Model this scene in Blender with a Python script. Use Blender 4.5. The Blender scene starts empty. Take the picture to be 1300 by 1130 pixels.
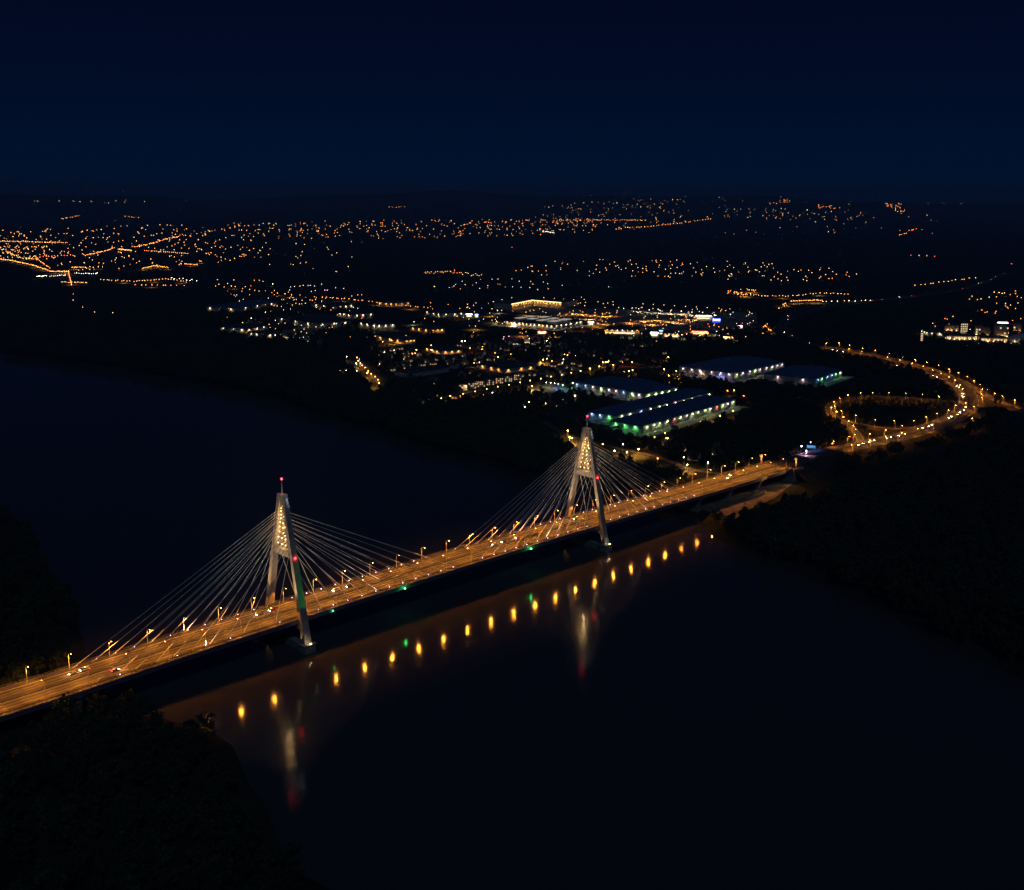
import bpy, math, random
from mathutils import Vector, Matrix
R = math.radians
random.seed(7)
scene = bpy.context.scene
COL = scene.collection

# ------------------------------------------------------------------ camera model (solved from the bridge's known geometry)
CAMP = Vector((-388.2009, -596.4816, 293.4478))
YAW, PITCH, ROLL, FOC = 0.783222, 0.191856, 0.005869, 1408.8165      # focal length in photo pixels (1300 wide)
FW = Vector((math.cos(YAW)*math.cos(PITCH), math.sin(YAW)*math.cos(PITCH), -math.sin(PITCH)))
_r = Vector((math.sin(YAW), -math.cos(YAW), 0)); _u = _r.cross(FW)
RT = _r*math.cos(ROLL) + _u*math.sin(ROLL)
UP = _u*math.cos(ROLL) - _r*math.sin(ROLL)

LAND = 4.0
def smooth(a, b, x):
    t = min(1, max(0, (x-a)/(b-a))); return t*t*(3-2*t)
def lerp_tab(tab, y):
    if y <= tab[0][0]: return tab[0][1]
    for (a, va), (b, vb) in zip(tab, tab[1:]):
        if y <= b: return va + (vb-va)*(y-a)/(b-a)
    return tab[-1][1]
BANK_R = [(-3000, -420), (-1200, 40), (-600, 225), (-367, 295), (-239, 338), (-82, 392), (-24, 432), (60, 445), (200, 425), (397, 446), (837, 478), (1150, 450), (1486, 380), (2500, 60), (5000, -900), (9000, -2600)]
BANK_L = [(-3000, -900), (-1200, -420), (-600, -240), (-300, -150), (-172, -126), (-110, -108), (-45, -112), (20, -120), (61, -112), (150, -80), (298, -38), (431, -22), (700, -30), (1200, -120), (2500, -480), (5000, -1500), (9000, -3300)]
def wig(y, s): return 5*math.sin(y/37+s) + 3*math.sin(y/13.3+2*s)
def bank_r(y): return lerp_tab(BANK_R, y) + wig(y, 1)
def bank_l(y): return lerp_tab(BANK_L, y) + wig(y, 4)
def hills(x, y):
    d = math.hypot(x-CAMP.x, y-CAMP.y); a = math.atan2(y-CAMP.y, x-CAMP.x)
    h = smooth(13500, 19500, d)*(235 + 60*math.sin(a*9+1) + 45*math.sin(a*21+2.2) + 25*math.sin(a*47))
    h += smooth(9500, 12500, d)*smooth(15500, 13000, d)*max(0, 70*math.sin(a*13-1.2)+20*math.sin(a*41))*smooth(0.72, 0.6, a)
    return h
def at(px, py, z=LAND):
    """photo pixel -> the point of the ground (or of height z) seen there"""
    d = FW + RT*((px-650)/FOC) + UP*((520-py)/FOC)
    if d.z < -0.0225:
        t = (z-CAMP.z)/d.z
        p = CAMP + d*t
        if math.hypot(p.x-CAMP.x, p.y-CAMP.y) < 9500: return p
    t = 9000.0
    while t < 24000:
        p = CAMP + d*t
        if p.z <= LAND + hills(p.x, p.y): break
        t += 60
    p.z = LAND + hills(p.x, p.y) + (z-LAND)
    return p

# ------------------------------------------------------------------ materials
MATS = {}
def mat(name, col=(.5,.5,.5), rough=.8, metal=0, noise=None, emit=None, estr=0, bump=0, spec=.3, scale=(1,1,1)):
    if name in MATS: return MATS[name]
    m = bpy.data.materials.new(name); m.use_nodes = True
    nt = m.node_tree; b = nt.nodes['Principled BSDF']
    b.inputs['Base Color'].default_value = (*col, 1); b.inputs['Roughness'].default_value = rough
    b.inputs['Metallic'].default_value = metal; b.inputs['Specular IOR Level'].default_value = spec
    if noise:
        sc, amt = noise
        tc = nt.nodes.new('ShaderNodeTexCoord'); mp = nt.nodes.new('ShaderNodeMapping'); mp.inputs['Scale'].default_value = scale
        nz = nt.nodes.new('ShaderNodeTexNoise'); nz.inputs['Scale'].default_value = sc; nz.inputs['Detail'].default_value = 6
        nt.links.new(tc.outputs['Object'], mp.inputs[0]); nt.links.new(mp.outputs[0], nz.inputs['Vector'])
        mr = nt.nodes.new('ShaderNodeMapRange'); mr.inputs[1].default_value = .3; mr.inputs[2].default_value = .7
        mr.inputs[3].default_value = 1-amt; mr.inputs[4].default_value = 1+amt
        nt.links.new(nz.outputs['Fac'], mr.inputs[0])
        mx = nt.nodes.new('ShaderNodeVectorMath'); mx.operation = 'SCALE'; mx.inputs[0].default_value = col
        nt.links.new(mr.outputs[0], mx.inputs['Scale']); nt.links.new(mx.outputs[0], b.inputs['Base Color'])
        if bump:
            bp = nt.nodes.new('ShaderNodeBump'); bp.inputs['Strength'].default_value = bump; bp.inputs['Distance'].default_value = .2
            nt.links.new(nz.outputs['Fac'], bp.inputs['Height']); nt.links.new(bp.outputs[0], b.inputs['Normal'])
    if emit:
        b.inputs['Emission Color'].default_value = (*emit, 1); b.inputs['Emission Strength'].default_value = estr
        m.cycles.emission_sampling = 'FRONT' if name in ('lit_cornice','red_sign','white_sign','lit_shop_window','blue_sign_face') else 'NONE'
    MATS[name] = m
    return m
SOD = (1.0, .325, .03)
HAZE = 7e-5
M_ASPH  = mat('deck_asphalt', (.14,.122,.10), .75, noise=(1.0,.95), scale=(.010,1.5,.5), spec=.35)  # lengthwise noise paints the streaks of car light trails into the asphalt
def light_trail_bands(m):  # bands across the lanes, car light trails painted into the base colour
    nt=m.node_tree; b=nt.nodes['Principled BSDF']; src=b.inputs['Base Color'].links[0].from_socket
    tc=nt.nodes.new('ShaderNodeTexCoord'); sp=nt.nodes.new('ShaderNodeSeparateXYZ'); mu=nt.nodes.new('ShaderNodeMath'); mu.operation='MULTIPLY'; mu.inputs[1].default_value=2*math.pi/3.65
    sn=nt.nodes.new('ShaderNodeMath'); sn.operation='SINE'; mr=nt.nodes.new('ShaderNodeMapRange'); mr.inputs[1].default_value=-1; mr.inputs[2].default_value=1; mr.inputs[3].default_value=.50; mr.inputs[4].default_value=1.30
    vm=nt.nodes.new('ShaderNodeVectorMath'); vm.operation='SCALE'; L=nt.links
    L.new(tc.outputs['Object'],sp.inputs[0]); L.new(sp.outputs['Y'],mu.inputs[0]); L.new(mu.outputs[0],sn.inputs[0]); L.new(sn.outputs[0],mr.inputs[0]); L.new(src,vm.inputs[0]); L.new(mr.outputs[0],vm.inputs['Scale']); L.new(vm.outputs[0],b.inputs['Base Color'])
light_trail_bands(M_ASPH)
M_PATH  = mat('path_asphalt', (.13,.12,.10), .8, noise=(1.0,.35), scale=(.05,1.2,.5))
M_ROAD  = mat('road_asphalt', (.085,.078,.068), .8, noise=(.08,.4))
M_LINE  = mat('road_paint', (.75,.75,.72), .6, noise=(.6,.15))
M_CONC  = mat('concrete', (.34,.32,.29), .85, noise=(.25,.25), bump=.2)
M_PYL   = mat('pylon_concrete', (.46,.42,.35), .7, noise=(.18,.22), bump=.15)
M_STEEL = mat('painted_steel', (.20,.22,.24), .5, metal=.2, noise=(.8,.2))
M_GIRD  = mat('girder_paint', (.16,.18,.26), .5, noise=(.3,.2))
M_RAIL  = mat('galvanised_rail', (.42,.42,.42), .45, metal=.5, noise=(2,.15))
M_POLE  = mat('lamp_pole_paint', (.62,.60,.56), .45, noise=(2,.1))
M_CABLE = mat('cable_sheath', (.82,.80,.78), .5)
M_DARK  = mat('dark_strip', (.028,.026,.024), .9, noise=(.5,.4))
M_LAMP  = mat('sodium_lamp', (.8,.6,.3), .4, emit=(1,.42,.09), estr=38)
M_ROADL = mat('sodium_lamp_road', (.8,.6,.3), .4, emit=(1,.38,.06), estr=90)
M_LATB  = mat('lattice_lamp', (.9,.8,.6), .4, emit=(1,.50,.14), estr=14)
M_ANCH  = mat('anchor_lamp', (.9,.8,.9), .4, emit=(.85,.55,1), estr=11)
M_RED   = mat('red_beacon', (.8,.1,.1), .4, emit=(1,.02,.03), estr=26)
M_GREEN = mat('green_beacon', (.1,.8,.2), .4, emit=(.04,1,.16), estr=30)
M_HEAD  = mat('headlight_glass', (.9,.9,.9), .2, emit=(1,.86,.62), estr=55)
M_TAIL  = mat('taillight_glass', (.6,.05,.05), .3, emit=(1,.05,.05), estr=60)
M_GLASS = mat('dark_glass', (.02,.025,.03), .08, spec=.6)
M_TYRE  = mat('tyre_rubber', (.02,.02,.02), .9)

def mb_emit(name, col, s): return mat(name, (.5,.5,.5), .5, emit=col, estr=s)

# ------------------------------------------------------------------ mesh builder
class MB:
    def __init__(s): s.v=[]; s.f=[]; s.m=[]; s.mats=[]
    def mi(s, m):
        if m not in s.mats: s.mats.append(m)
        return s.mats.index(m)
    def poly(s, pts, m):
        i=len(s.v); s.v += [tuple(p) for p in pts]; s.f.append(tuple(range(i,i+len(pts)))); s.m.append(s.mi(m))
    def box(s, c, size, m, rz=0, taper=1):
        cx,cy,cz=c; sx,sy,sz=[k/2 for k in size]; cs,sn=math.cos(rz),math.sin(rz); i=len(s.v)
        for z,t in ((-sz,1),(sz,taper)):
            for x,y in ((-sx,-sy),(sx,-sy),(sx,sy),(-sx,sy)):
                x*=t;y*=t; s.v.append((cx+x*cs-y*sn, cy+x*sn+y*cs, cz+z))
        k=s.mi(m)
        for q in ((0,3,2,1),(4,5,6,7),(0,1,5,4),(1,2,6,5),(2,3,7,6),(3,0,4,7)):
            s.f.append(tuple(i+j for j in q)); s.m.append(k)
    def hexa(s, a, b, m):
        """two quads (4 pts each) joined"""
        i=len(s.v); s.v += [tuple(p) for p in a]+[tuple(p) for p in b]; k=s.mi(m)
        for q in ((0,3,2,1),(4,5,6,7),(0,1,5,4),(1,2,6,5),(2,3,7,6),(3,0,4,7)):
            s.f.append(tuple(i+j for j in q)); s.m.append(k)
    def tube(s, pts, rad, m, n=6):
        pts=[Vector(p) for p in pts]; i=len(s.v); k=s.mi(m)
        if not isinstance(rad,(list,tuple)): rad=[rad]*len(pts)
        for j,p in enumerate(pts):
            d=(pts[min(j+1,len(pts)-1)]-pts[max(j-1,0)]).normalized()
            a=d.cross(Vector((0,0,1)) if abs(d.z)<.95 else Vector((1,0,0))).normalized(); b=d.cross(a)
            for q in range(n):
                t=2*math.pi*q/n; w=p+(a*math.cos(t)+b*math.sin(t))*rad[j]; s.v.append(tuple(w))
        for j in range(len(pts)-1):
            for q in range(n):
                s.f.append((i+j*n+q, i+j*n+(q+1)%n, i+(j+1)*n+(q+1)%n, i+(j+1)*n+q)); s.m.append(k)
        s.f.append(tuple(i+q for q in range(n))[::-1]); s.m.append(k)
        s.f.append(tuple(i+(len(pts)-1)*n+q for q in range(n))); s.m.append(k)
    def ball(s, c, r, m, seg=8, rings=5, sq=1):
        i=len(s.v); k=s.mi(m); cx,cy,cz=c
        s.v.append((cx,cy,cz-r*sq))
        for a in range(1,rings):
            ph=-math.pi/2+math.pi*a/rings
            for b in range(seg):
                t=2*math.pi*b/seg; s.v.append((cx+r*math.cos(ph)*math.cos(t), cy+r*math.cos(ph)*math.sin(t), cz+r*sq*math.sin(ph)))
        s.v.append((cx,cy,cz+r*sq)); top=len(s.v)-1
        for b in range(seg):
            s.f.append((i,i+1+(b+1)%seg,i+1+b)); s.m.append(k)
            o=i+1+(rings-2)*seg
            s.f.append((top,o+b,o+(b+1)%seg)); s.m.append(k)
        for a in range(rings-2):
            for b in range(seg):
                o=i+1+a*seg; s.f.append((o+b,o+(b+1)%seg,o+seg+(b+1)%seg,o+seg+b)); s.m.append(k)
    def octa(s, c, r, m):
        i=len(s.v); x,y,z=c; k=s.mi(m)
        s.v += [(x+r,y,z),(x-r,y,z),(x,y+r,z),(x,y-r,z),(x,y,z+r),(x,y,z-r)]
        for a in ((0,2,4),(2,1,4),(1,3,4),(3,0,4),(2,0,5),(1,2,5),(3,1,5),(0,3,5)):
            s.f.append(tuple(i+j for j in a)); s.m.append(k)
    def mesh(s, name):
        me=bpy.data.meshes.new(name); me.from_pydata(s.v,[],s.f)
        for m in s.mats: me.materials.append(m)
        me.polygons.foreach_set('material_index', s.m); me.update(); return me
    def obj(s, name, parent=None, smooth=False, loc=None, **kw):
        me=s.mesh(name)
        if smooth: me.polygons.foreach_set('use_smooth',[True]*len(me.polygons))
        return link(name, me, parent, loc, **kw)
def link(name, data, parent=None, loc=None, rz=0, label=None, cat=None, group=None, kind=None):
    o=bpy.data.objects.new(name, data); COL.objects.link(o)
    if parent: o.parent=parent
    if loc is not None: o.location=loc
    if rz: o.rotation_euler[2]=rz
    if label: o['label']=label
    if cat: o['category']=cat
    if group: o['group']=group
    if kind: o['kind']=kind
    return o
LDATA = {}
def glow(name, col, power, parent, loc, ang=None, rad=.3, aim=None, key=None):
    k=(name,col,power,ang,rad)
    if k not in LDATA:
        l=bpy.data.lights.new(name,'SPOT' if ang else 'POINT'); l.energy=power; l.color=col; l.shadow_soft_size=rad
        if ang: l.spot_size=R(ang); l.spot_blend=.15
        LDATA[k]=l
    o=bpy.data.objects.new(name,LDATA[k]); COL.objects.link(o); o.parent=parent; o.location=loc
    if aim: o.rotation_euler=(Vector(aim)-Vector(loc)).to_track_quat('-Z','Y').to_euler()
    return o
KIDS = {}
def copy_tree(src, loc, rz=0, label=None, group=None, scale=None, parent=None, name=None):
    c=src.copy(); COL.objects.link(c)
    if parent: c.parent=parent
    else:
        c.location=loc; c.rotation_euler=(0,0,rz)
        if scale: c.scale=scale if hasattr(scale,'__len__') else (scale,)*3
        if label: c['label']=label
        if group: c['group']=group
    for ch in kids(src): copy_tree(ch, None, parent=c)
    return c
def kids(o):
    if o.name not in KIDS: KIDS[o.name]=list(o.children)
    return KIDS[o.name]
ORD=['first','second','third','fourth','fifth','sixth','seventh','eighth','ninth','tenth','eleventh','twelfth']
def ordn(i):
    if i<len(ORD): return ORD[i]
    n=i+1; return str(n)+({1:'st',2:'nd',3:'rd'}.get(n%10,'th') if n%100 not in (11,12,13) else 'th')

# ------------------------------------------------------------------ world, camera
w=bpy.data.worlds.new('World'); scene.world=w; w.use_nodes=True; nt=w.node_tree
bg=nt.nodes['Background']
tc=nt.nodes.new('ShaderNodeTexCoord'); sp=nt.nodes.new('ShaderNodeSeparateXYZ'); cr=nt.nodes.new('ShaderNodeValToRGB')
nt.links.new(tc.outputs['Generated'], sp.inputs[0]); nt.links.new(sp.outputs['Z'], cr.inputs[0])
nt.links.new(cr.outputs[0], bg.inputs[0])
el=cr.color_ramp.elements
el[0].position=0.0; el[0].color=(.0004,.0064,.0290,1)
el[1].position=.6; el[1].color=(.0007,.0022,.0110,1)
for p,c in ((.035,(.0003,.0058,.0265)),(.09,(.0004,.0038,.0190)),(.17,(.0005,.0025,.0140))):
    e=el.new(p); e.color=(*c,1)
bg.inputs[1].default_value=1.0

ml=bpy.data.lights.new('night_fill','SUN'); ml.energy=.14; ml.angle=R(.5); ml.color=(.38,.62,1)  # bluish fill added to bring out roofs and tree shapes, no moon known
mo=bpy.data.objects.new('night_fill',ml); COL.objects.link(mo); mo.rotation_euler=Vector((.45,.75,-.85)).to_track_quat('-Z','Y').to_euler()
cam=bpy.data.cameras.new('camera'); co=bpy.data.objects.new('camera',cam); COL.objects.link(co)
co.matrix_world=Matrix(((RT.x,UP.x,-FW.x,CAMP.x),(RT.y,UP.y,-FW.y,CAMP.y),(RT.z,UP.z,-FW.z,CAMP.z),(0,0,0,1)))
cam.sensor_fit='HORIZONTAL'; cam.sensor_width=36; cam.lens=FOC*36/1300
cam.shift_y=-(565-520)/1300
cam.clip_start=1; cam.clip_end=60000
scene.camera=co
scene.view_settings.view_transform='Standard'; scene.view_settings.look='None'
scene.view_settings.exposure=0; scene.view_settings.gamma=1

# ------------------------------------------------------------------ ground, water, hills
M_GRASS=mat('grass_soil', (.030,.036,.020), .95, noise=(.02,.5), spec=.1)
def axis(lo, hi, step0, dense_lo, dense_hi, grow):
    out=[]; x=dense_lo
    while x<=dense_hi: out.append(x); x+=step0
    s=step0
    while x<hi: out.append(x); s=min(s*grow,900); x+=s
    out.append(hi)
    x=dense_lo; s=step0; pre=[]
    while x>lo: s=min(s*grow,1200); x-=s; pre.append(max(x,lo))
    return pre[::-1]+out
def make_ground():
    ys=axis(-3000, 26000, 20, -300, 1500, 1.12)
    right=[0,6,14,30,60,110,200,350,600,900,1300,1800,2400,3100,4000,5000,6200,7500,9000]+list(range(9800,27000,800))
    left=[0,5,12,30,80,200,500,1200,3000,8000,16000]
    V=[];F=[];W=0
    for y in ys:
        a,b=bank_l(y),bank_r(y)
        row=[(a-q, 4.0 if q>=12 else (0.6+3.4*q/12)) for q in left[::-1]]
        row+=[(a+5,-3),(a+40,-5),(b-40,-5),(b-8,-3)]
        row+=[(b+q, 4.0 if q>=14 else (0.6+3.4*q/14)) for q in right]
        W=len(row)
        for x,z in row:
            if z==4.0: z=LAND+hills(x,y)
            V.append((x,y,z))
    for j in range(len(ys)-1):
        for i in range(W-1):
            k=j*W+i; F.append((k,k+1,k+W+1,k+W))
    me=bpy.data.meshes.new('ground'); me.from_pydata(V,[],F); me.materials.append(M_GRASS)
    me.polygons.foreach_set('use_smooth',[True]*len(F))
    link('ground', me, kind='structure')
make_ground()

m=bpy.data.materials.new('river_water'); m.use_nodes=True; nt=m.node_tree; b=nt.nodes['Principled BSDF']
b.inputs['Base Color'].default_value=(.078,.070,.072,1); b.inputs['Roughness'].default_value=.085; b.inputs['IOR'].default_value=1.33
tc=nt.nodes.new('ShaderNodeTexCoord')
nz=nt.nodes.new('ShaderNodeTexNoise'); nz.inputs['Scale'].default_value=.5; nz.inputs['Detail'].default_value=5
n2=nt.nodes.new('ShaderNodeTexNoise'); n2.inputs['Scale'].default_value=.03; n2.inputs['Detail'].default_value=3
ad=nt.nodes.new('ShaderNodeMath'); ad.operation='MULTIPLY_ADD'; ad.inputs[1].default_value=2.0
nt.links.new(tc.outputs['Object'],nz.inputs['Vector']); nt.links.new(tc.outputs['Object'],n2.inputs['Vector'])
nt.links.new(n2.outputs['Fac'],ad.inputs[0]); nt.links.new(nz.outputs['Fac'],ad.inputs[2])
bp=nt.nodes.new('ShaderNodeBump'); bp.inputs['Strength'].default_value=.27; bp.inputs['Distance'].default_value=.12
nt.links.new(ad.outputs[0],bp.inputs['Height']); nt.links.new(bp.outputs[0],b.inputs['Normal'])
M_WATER=m
g=MB(); 
ys=[-3000,-1500,-600,0,600,1500,3000,6000,9000]
for a,c in zip(ys,ys[1:]):
    g.poly([(min(bank_l(a),bank_l(c))-60,a,0),(max(bank_r(a),bank_r(c))+60,a,0),(max(bank_r(a),bank_r(c))+60,c,0),(min(bank_l(a),bank_l(c))-60,c,0)],M_WATER)
g.obj('river_water', kind='structure')

# ------------------------------------------------------------------ the bridge
BX0,BX1=-330,604
def dz(x):
    u=(x-150)/300
    if u<-1: return 18.9+(u+1)*.3
    if u<1: return 22.1-3.2*u*u
    return 18.9-(x-450)*.010
br=link('cable_stayed_bridge', None, label='long floodlit bridge with two pylons and fans of stay cables crossing the river', cat='bridge')
def strip(mb, x0, x1, y0, y1, up, thick, m, step=10):
    n=max(1,int((x1-x0)/step)); 
    for i in range(n):
        a=x0+(x1-x0)*i/n; c=x0+(x1-x0)*(i+1)/n
        A=[(a,y0,dz(a)+up-thick),(c,y0,dz(c)+up-thick),(c,y1,dz(c)+up-thick),(a,y1,dz(a)+up-thick)]
        B=[(p[0],p[1],p[2]+thick) for p in A]
        mb.hexa(A,B,m)
g=MB(); strip(g,BX0,BX1,-17.6,17.6,-.05,.5,M_CONC); g.obj('deck_slab',br)
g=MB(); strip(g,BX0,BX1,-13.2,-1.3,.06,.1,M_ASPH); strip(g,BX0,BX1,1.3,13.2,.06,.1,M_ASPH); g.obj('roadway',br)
for s in (-1,1): g=MB(); strip(g,BX0,BX1,min(s*15.75,s*18.0),max(s*15.75,s*18.0),.22,.8,M_PATH); g.obj('cycle_path',br)
g=MB()
for s in (-1,1):
    for yy,ww in ((1.9,.22),(12.5,.25)):
        strip(g,BX0,BX1,min(s*(yy-ww/2),s*(yy+ww/2)),max(s*(yy-ww/2),s*(yy+ww/2)),.068,.004,M_LINE,step=20)
    for yy in (5.6,9.2):
        x=BX0
        while x<BX1-4:
            strip(g,x,x+5,s*yy-.1,s*yy+.1,.068,.004,M_LINE); x+=14
g.obj('lane_markings',br)
g=MB(); strip(g,BX0,BX1,-1.25,1.25,.05,.1,M_DARK); g.obj('median_strip',br)
for s in (-1,1): g=MB(); strip(g,BX0,BX1,min(s*13.25,s*15.7),max(s*13.25,s*15.7),.05,.1,M_DARK); g.obj('verge_strip',br)
def guard(mb, y, h=.75, face=0.3):
    strip(mb,BX0,BX1,y-.05,y+.05,h,face,M_RAIL)
    x=BX0+1
    while x<BX1: mb.box((x,y,dz(x)+h/2),(.12,.12,h),M_RAIL); x+=4
g=MB(); guard(g,-.7); guard(g,.7); g.obj('median_guardrail',br)
for s in (-1,1):
    g=MB(); guard(g,s*13.5); g.obj('side_guardrail',br)
    g=MB()
    strip(g,BX0,BX1,s*17.85-.04,s*17.85+.04,1.42,.08,M_RAIL)
    for h in (.55,.85,1.12): strip(g,BX0,BX1,s*17.85-.02,s*17.85+.02,h,.03,M_RAIL)
    x=BX0+1
    while x<BX1: g.box((x,s*17.85,dz(x)+.78),(.1,.1,1.16),M_RAIL); x+=2.5
    g.obj('railing',br)
    g=MB(); strip(g,BX0,BX1,s*16.2-.9,s*16.2+.9,-.6,2.6,M_GIRD); 
    strip(g,BX0,BX1,s*18.04-.03,s*18.04+.03,.2,1.3,M_GIRD)
    g.obj('edge_girder',br)
g=MB(); x=BX0+2
while x<BX1: g.box((x,0,dz(x)-1.4),(.5,30.4,1.6),M_GIRD); x+=6
g.obj('cross_beams',br)
# side piers
def pier(x, zb=3, wide=30):
    g=MB(); top=dz(x)-3.3
    g.hexa([(x-1.6,-wide/2+3,zb),(x+1.6,-wide/2+3,zb),(x+1.6,wide/2-3,zb),(x-1.6,wide/2-3,zb)],[(x-1.6,-wide/2,top),(x+1.6,-wide/2,top),(x+1.6,wide/2,top),(x-1.6,wide/2,top)],M_CONC)
    g.box((x,0,top-.4),(4.2,wide+3,1.1),M_CONC)
    g.box((x,0,zb-.4),(6,wide-2,1.8),M_CONC)
    g.obj('pier',br)
for x in (-300,-250,-200,-147,447,498,550): pier(x)
g=MB()   # abutment
g.box((BX1+3,0,9),(8,38,14.5),M_CONC); g.box((BX1+7,-19.5,10.5),(18,1.2,13),M_CONC); g.box((BX1+7,19.5,10.5),(18,1.2,13),M_CONC)
g.obj('abutment',br)
def ylegs(z): return 24-.2155*z
def pylon(px0):
    py=link('pylon', None, br, loc=(px0,0,0))
    for s in (-1,1):
        g=MB()
        def ring(z,wx,wy):
            y=s*ylegs(z); return [(-wx,y-wy,z),(wx,y-wy,z),(wx,y+wy,z),(-wx,y+wy,z)]
        zs=[5.5,22,60,66,88,100]; 
        prm=[(2.7,1.75),(2.5,1.6),(2.15,1.4),(2.1,1.35),(1.8,1.2),(1.6,1.15)]
        for (z0,p0),(z1,p1) in zip(zip(zs,prm),zip(zs[1:],prm[1:])): g.hexa(ring(z0,*p0),ring(z1,*p1),M_PYL)
        g.obj('leg',py)
        g=MB(); y=s*23.2
        g.hexa([(-4.2,y-3.6,-3),(4.2,y-3.6,-3),(4.2,y+3.6,-3),(-4.2,y+3.6,-3)],[(-4.2,y-3.4,5.2),(4.2,y-3.4,5.2),(4.2,y+3.4,5.2),(-4.2,y+3.4,5.2)],M_CONC)
        g.box((0,y,5.5),(9.4,8,.7),M_CONC)
        g.obj('foundation_block',py)
    g=MB(); g.box((0,0,.8),(5.2,39.5,7.6),M_CONC); g.obj('foundation_wall',py)
    g=MB(); g.hexa([(-1.7,-9.6,60.5),(1.7,-9.6,60.5),(1.7,9.6,60.5),(-1.7,9.6,60.5)],[(-1.7,-8.6,64.5),(1.7,-8.6,64.5),(1.7,8.6,64.5),(-1.7,8.6,64.5)],M_PYL); g.obj('crossbeam',py)
    g=MB(); g.box((0,0,15.2),(2.6,39.4,3.0),M_PYL); g.obj('deck_support_beam',py)
    g=MB(); g.box((0,0,100.9),(3.6,6.6,1.8),M_PYL); g.box((0,0,97),(2.6,2.4,6),M_PYL); g.obj('pylon_head',py)
    # steel lattice between the legs, with its lamps
    g=MB(); z=65.0; rows=[]
    while z<93:
        h=max(1.6,(ylegs(z)-1.2)*.42+.7); rows.append((z,min(z+h,94))); z+=h
    def half(z): return ylegs(z)-1.2
    nodes=[]
    for i,(z0,z1) in enumerate(rows):
        a,c=half(z0),half(z1); n=max(1,round(a/2.1))
        for xx in (-1.1,1.1):
            g.tube([(xx,-a,z0),(xx,a,z0)],.16,M_PYL,5)
            for k in range(n):
                y0=-a+2*a*k/n; y1=-a+2*a*(k+1)/n; u0=-c+2*c*k/n; u1=-c+2*c*(k+1)/n
                g.tube([(xx,y0,z0),(xx,u1,z1)],.13,M_PYL,5); g.tube([(xx,y1,z0),(xx,u0,z1)],.13,M_PYL,5)
        for k in range(n): nodes.append((0,-a+2*a*(k+.5)/n,(z0+z1)/2))
    g.obj('steel_lattice',py)
    for zz in (68,73,79,86): glow('lattice_light',(1,.6,.25),1500,py,(0,0,zz),rad=.4)
    for q in nodes:
        g=MB(); g.ball(q,.30,M_LATB,6,4); g.box((q[0],q[1],q[2]-.42),(.5,.3,.2),M_STEEL); g.obj('lattice_lamp',py)
    g=MB(); g.tube([(0,0,101.8),(0,0,111.2)],[.28,.14],M_POLE,6); g.obj('mast',py); glow('mast_fill',(1,.8,.65),120,py,(-2.2,-2.4,104),rad=.15)  # the light beside the mast is added to keep it pale
    g=MB(); g.ball((0,0,111.7),.62,M_RED,8,6); g.obj('beacon',py)
    g=MB(); g.ball((0,-ylegs(61)-1.85,61),.55,M_RED,8,6); g.obj('beacon',py)
    g=MB()
    for zz,dx in ((96.2,.5),(98.6,.2),(94.0,.9)):
        g.box((dx,-ylegs(zz)-1.75,zz),(1.5,.5,1.9),mat('white_cabinet',(.85,.88,.88),.4))
    g.tube([(-1.9,-3.9,99.2),(-1.9,3.9,99.2)],.12,M_CABLE,5); g.tube([(-1.9,-3.9,99.2),(1.9,-4.3,99.2)],.12,M_CABLE,5)
    g.obj('antenna_panels',py); glow('panel_fill',(.8,.95,1),130,py,(1.5,-7.5,99),rad=.2)  # lamp without a fixture, added to light the panels
    # navigation marker light on the pier
    g=MB(); g.box((0,-27.6,3.6),(1.6,1.2,.25),M_STEEL); g.obj('pier_platform',py); g=MB(); g.tube([(0,-27.0,5.7),(0,-27.3,6.5)],.08,M_STEEL,5); g.ball((0,-27.3,6.6),.28,mb_emit('pier_lamp',(1,.75,.35),60),6,4); g.obj('pier_lamp',py); glow('pier_light',(1,.7,.4),90,py,(-1,-26.8,8.2),rad=.2)
    return py
P1=pylon(0); P2=pylon(300)
# stay cables
def cableset(px0):
    for sx in (-1,1):
        for sy in (-1,1):
            for k in range(11):
                x=px0+sx*(18+12*k); zt=66.5+ (k*2.35 if k<11 else 0); zt=66+ (89.5-66)*((k/10)**.85)
                top=(px0+sx*1.9, sy*(ylegs(zt)-.2), zt); bot=(x, sy*14.6, dz(x)+.3)
                g=MB(); g.tube([bot,top],CR,M_CABLE,6); g.obj('stay_cable',br)
CR=.17
cableset(0); cableset(300)
# cable anchors with their small purple-white uplights
for px0 in (0,300):
    for sx in (-1,1):
        for sy in (-1,1):
            for k in range(11):
                x=px0+sx*(18+12*k)
                g=MB(); g.box((x,sy*14.6,dz(x)+.55),(1.3,.6,1.0),M_RAIL,taper=.7); 
                g.obj('cable_anchor',br)
                if x>25 and not (x<60 and px0==0 and k==0):
                    g=MB(); g.ball((x+3.0*sx*-1,sy*15.3,dz(x)+1.2),.24,M_ANCH,6,4); g.box((x-3.0*sx,sy*15.3,dz(x)+.6),(.4,.4,.9),M_STEEL); g.obj('anchor_light',br)
                elif sy>0 or k%3==0:
                    g=MB(); g.ball((x+3.0*sx*-1,sy*15.3,dz(x)+1.2),.2,M_ANCH,6,4); g.box((x-3.0*sx,sy*15.3,dz(x)+.6),(.4,.4,.9),M_STEEL); g.obj('anchor_light',br)
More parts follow.
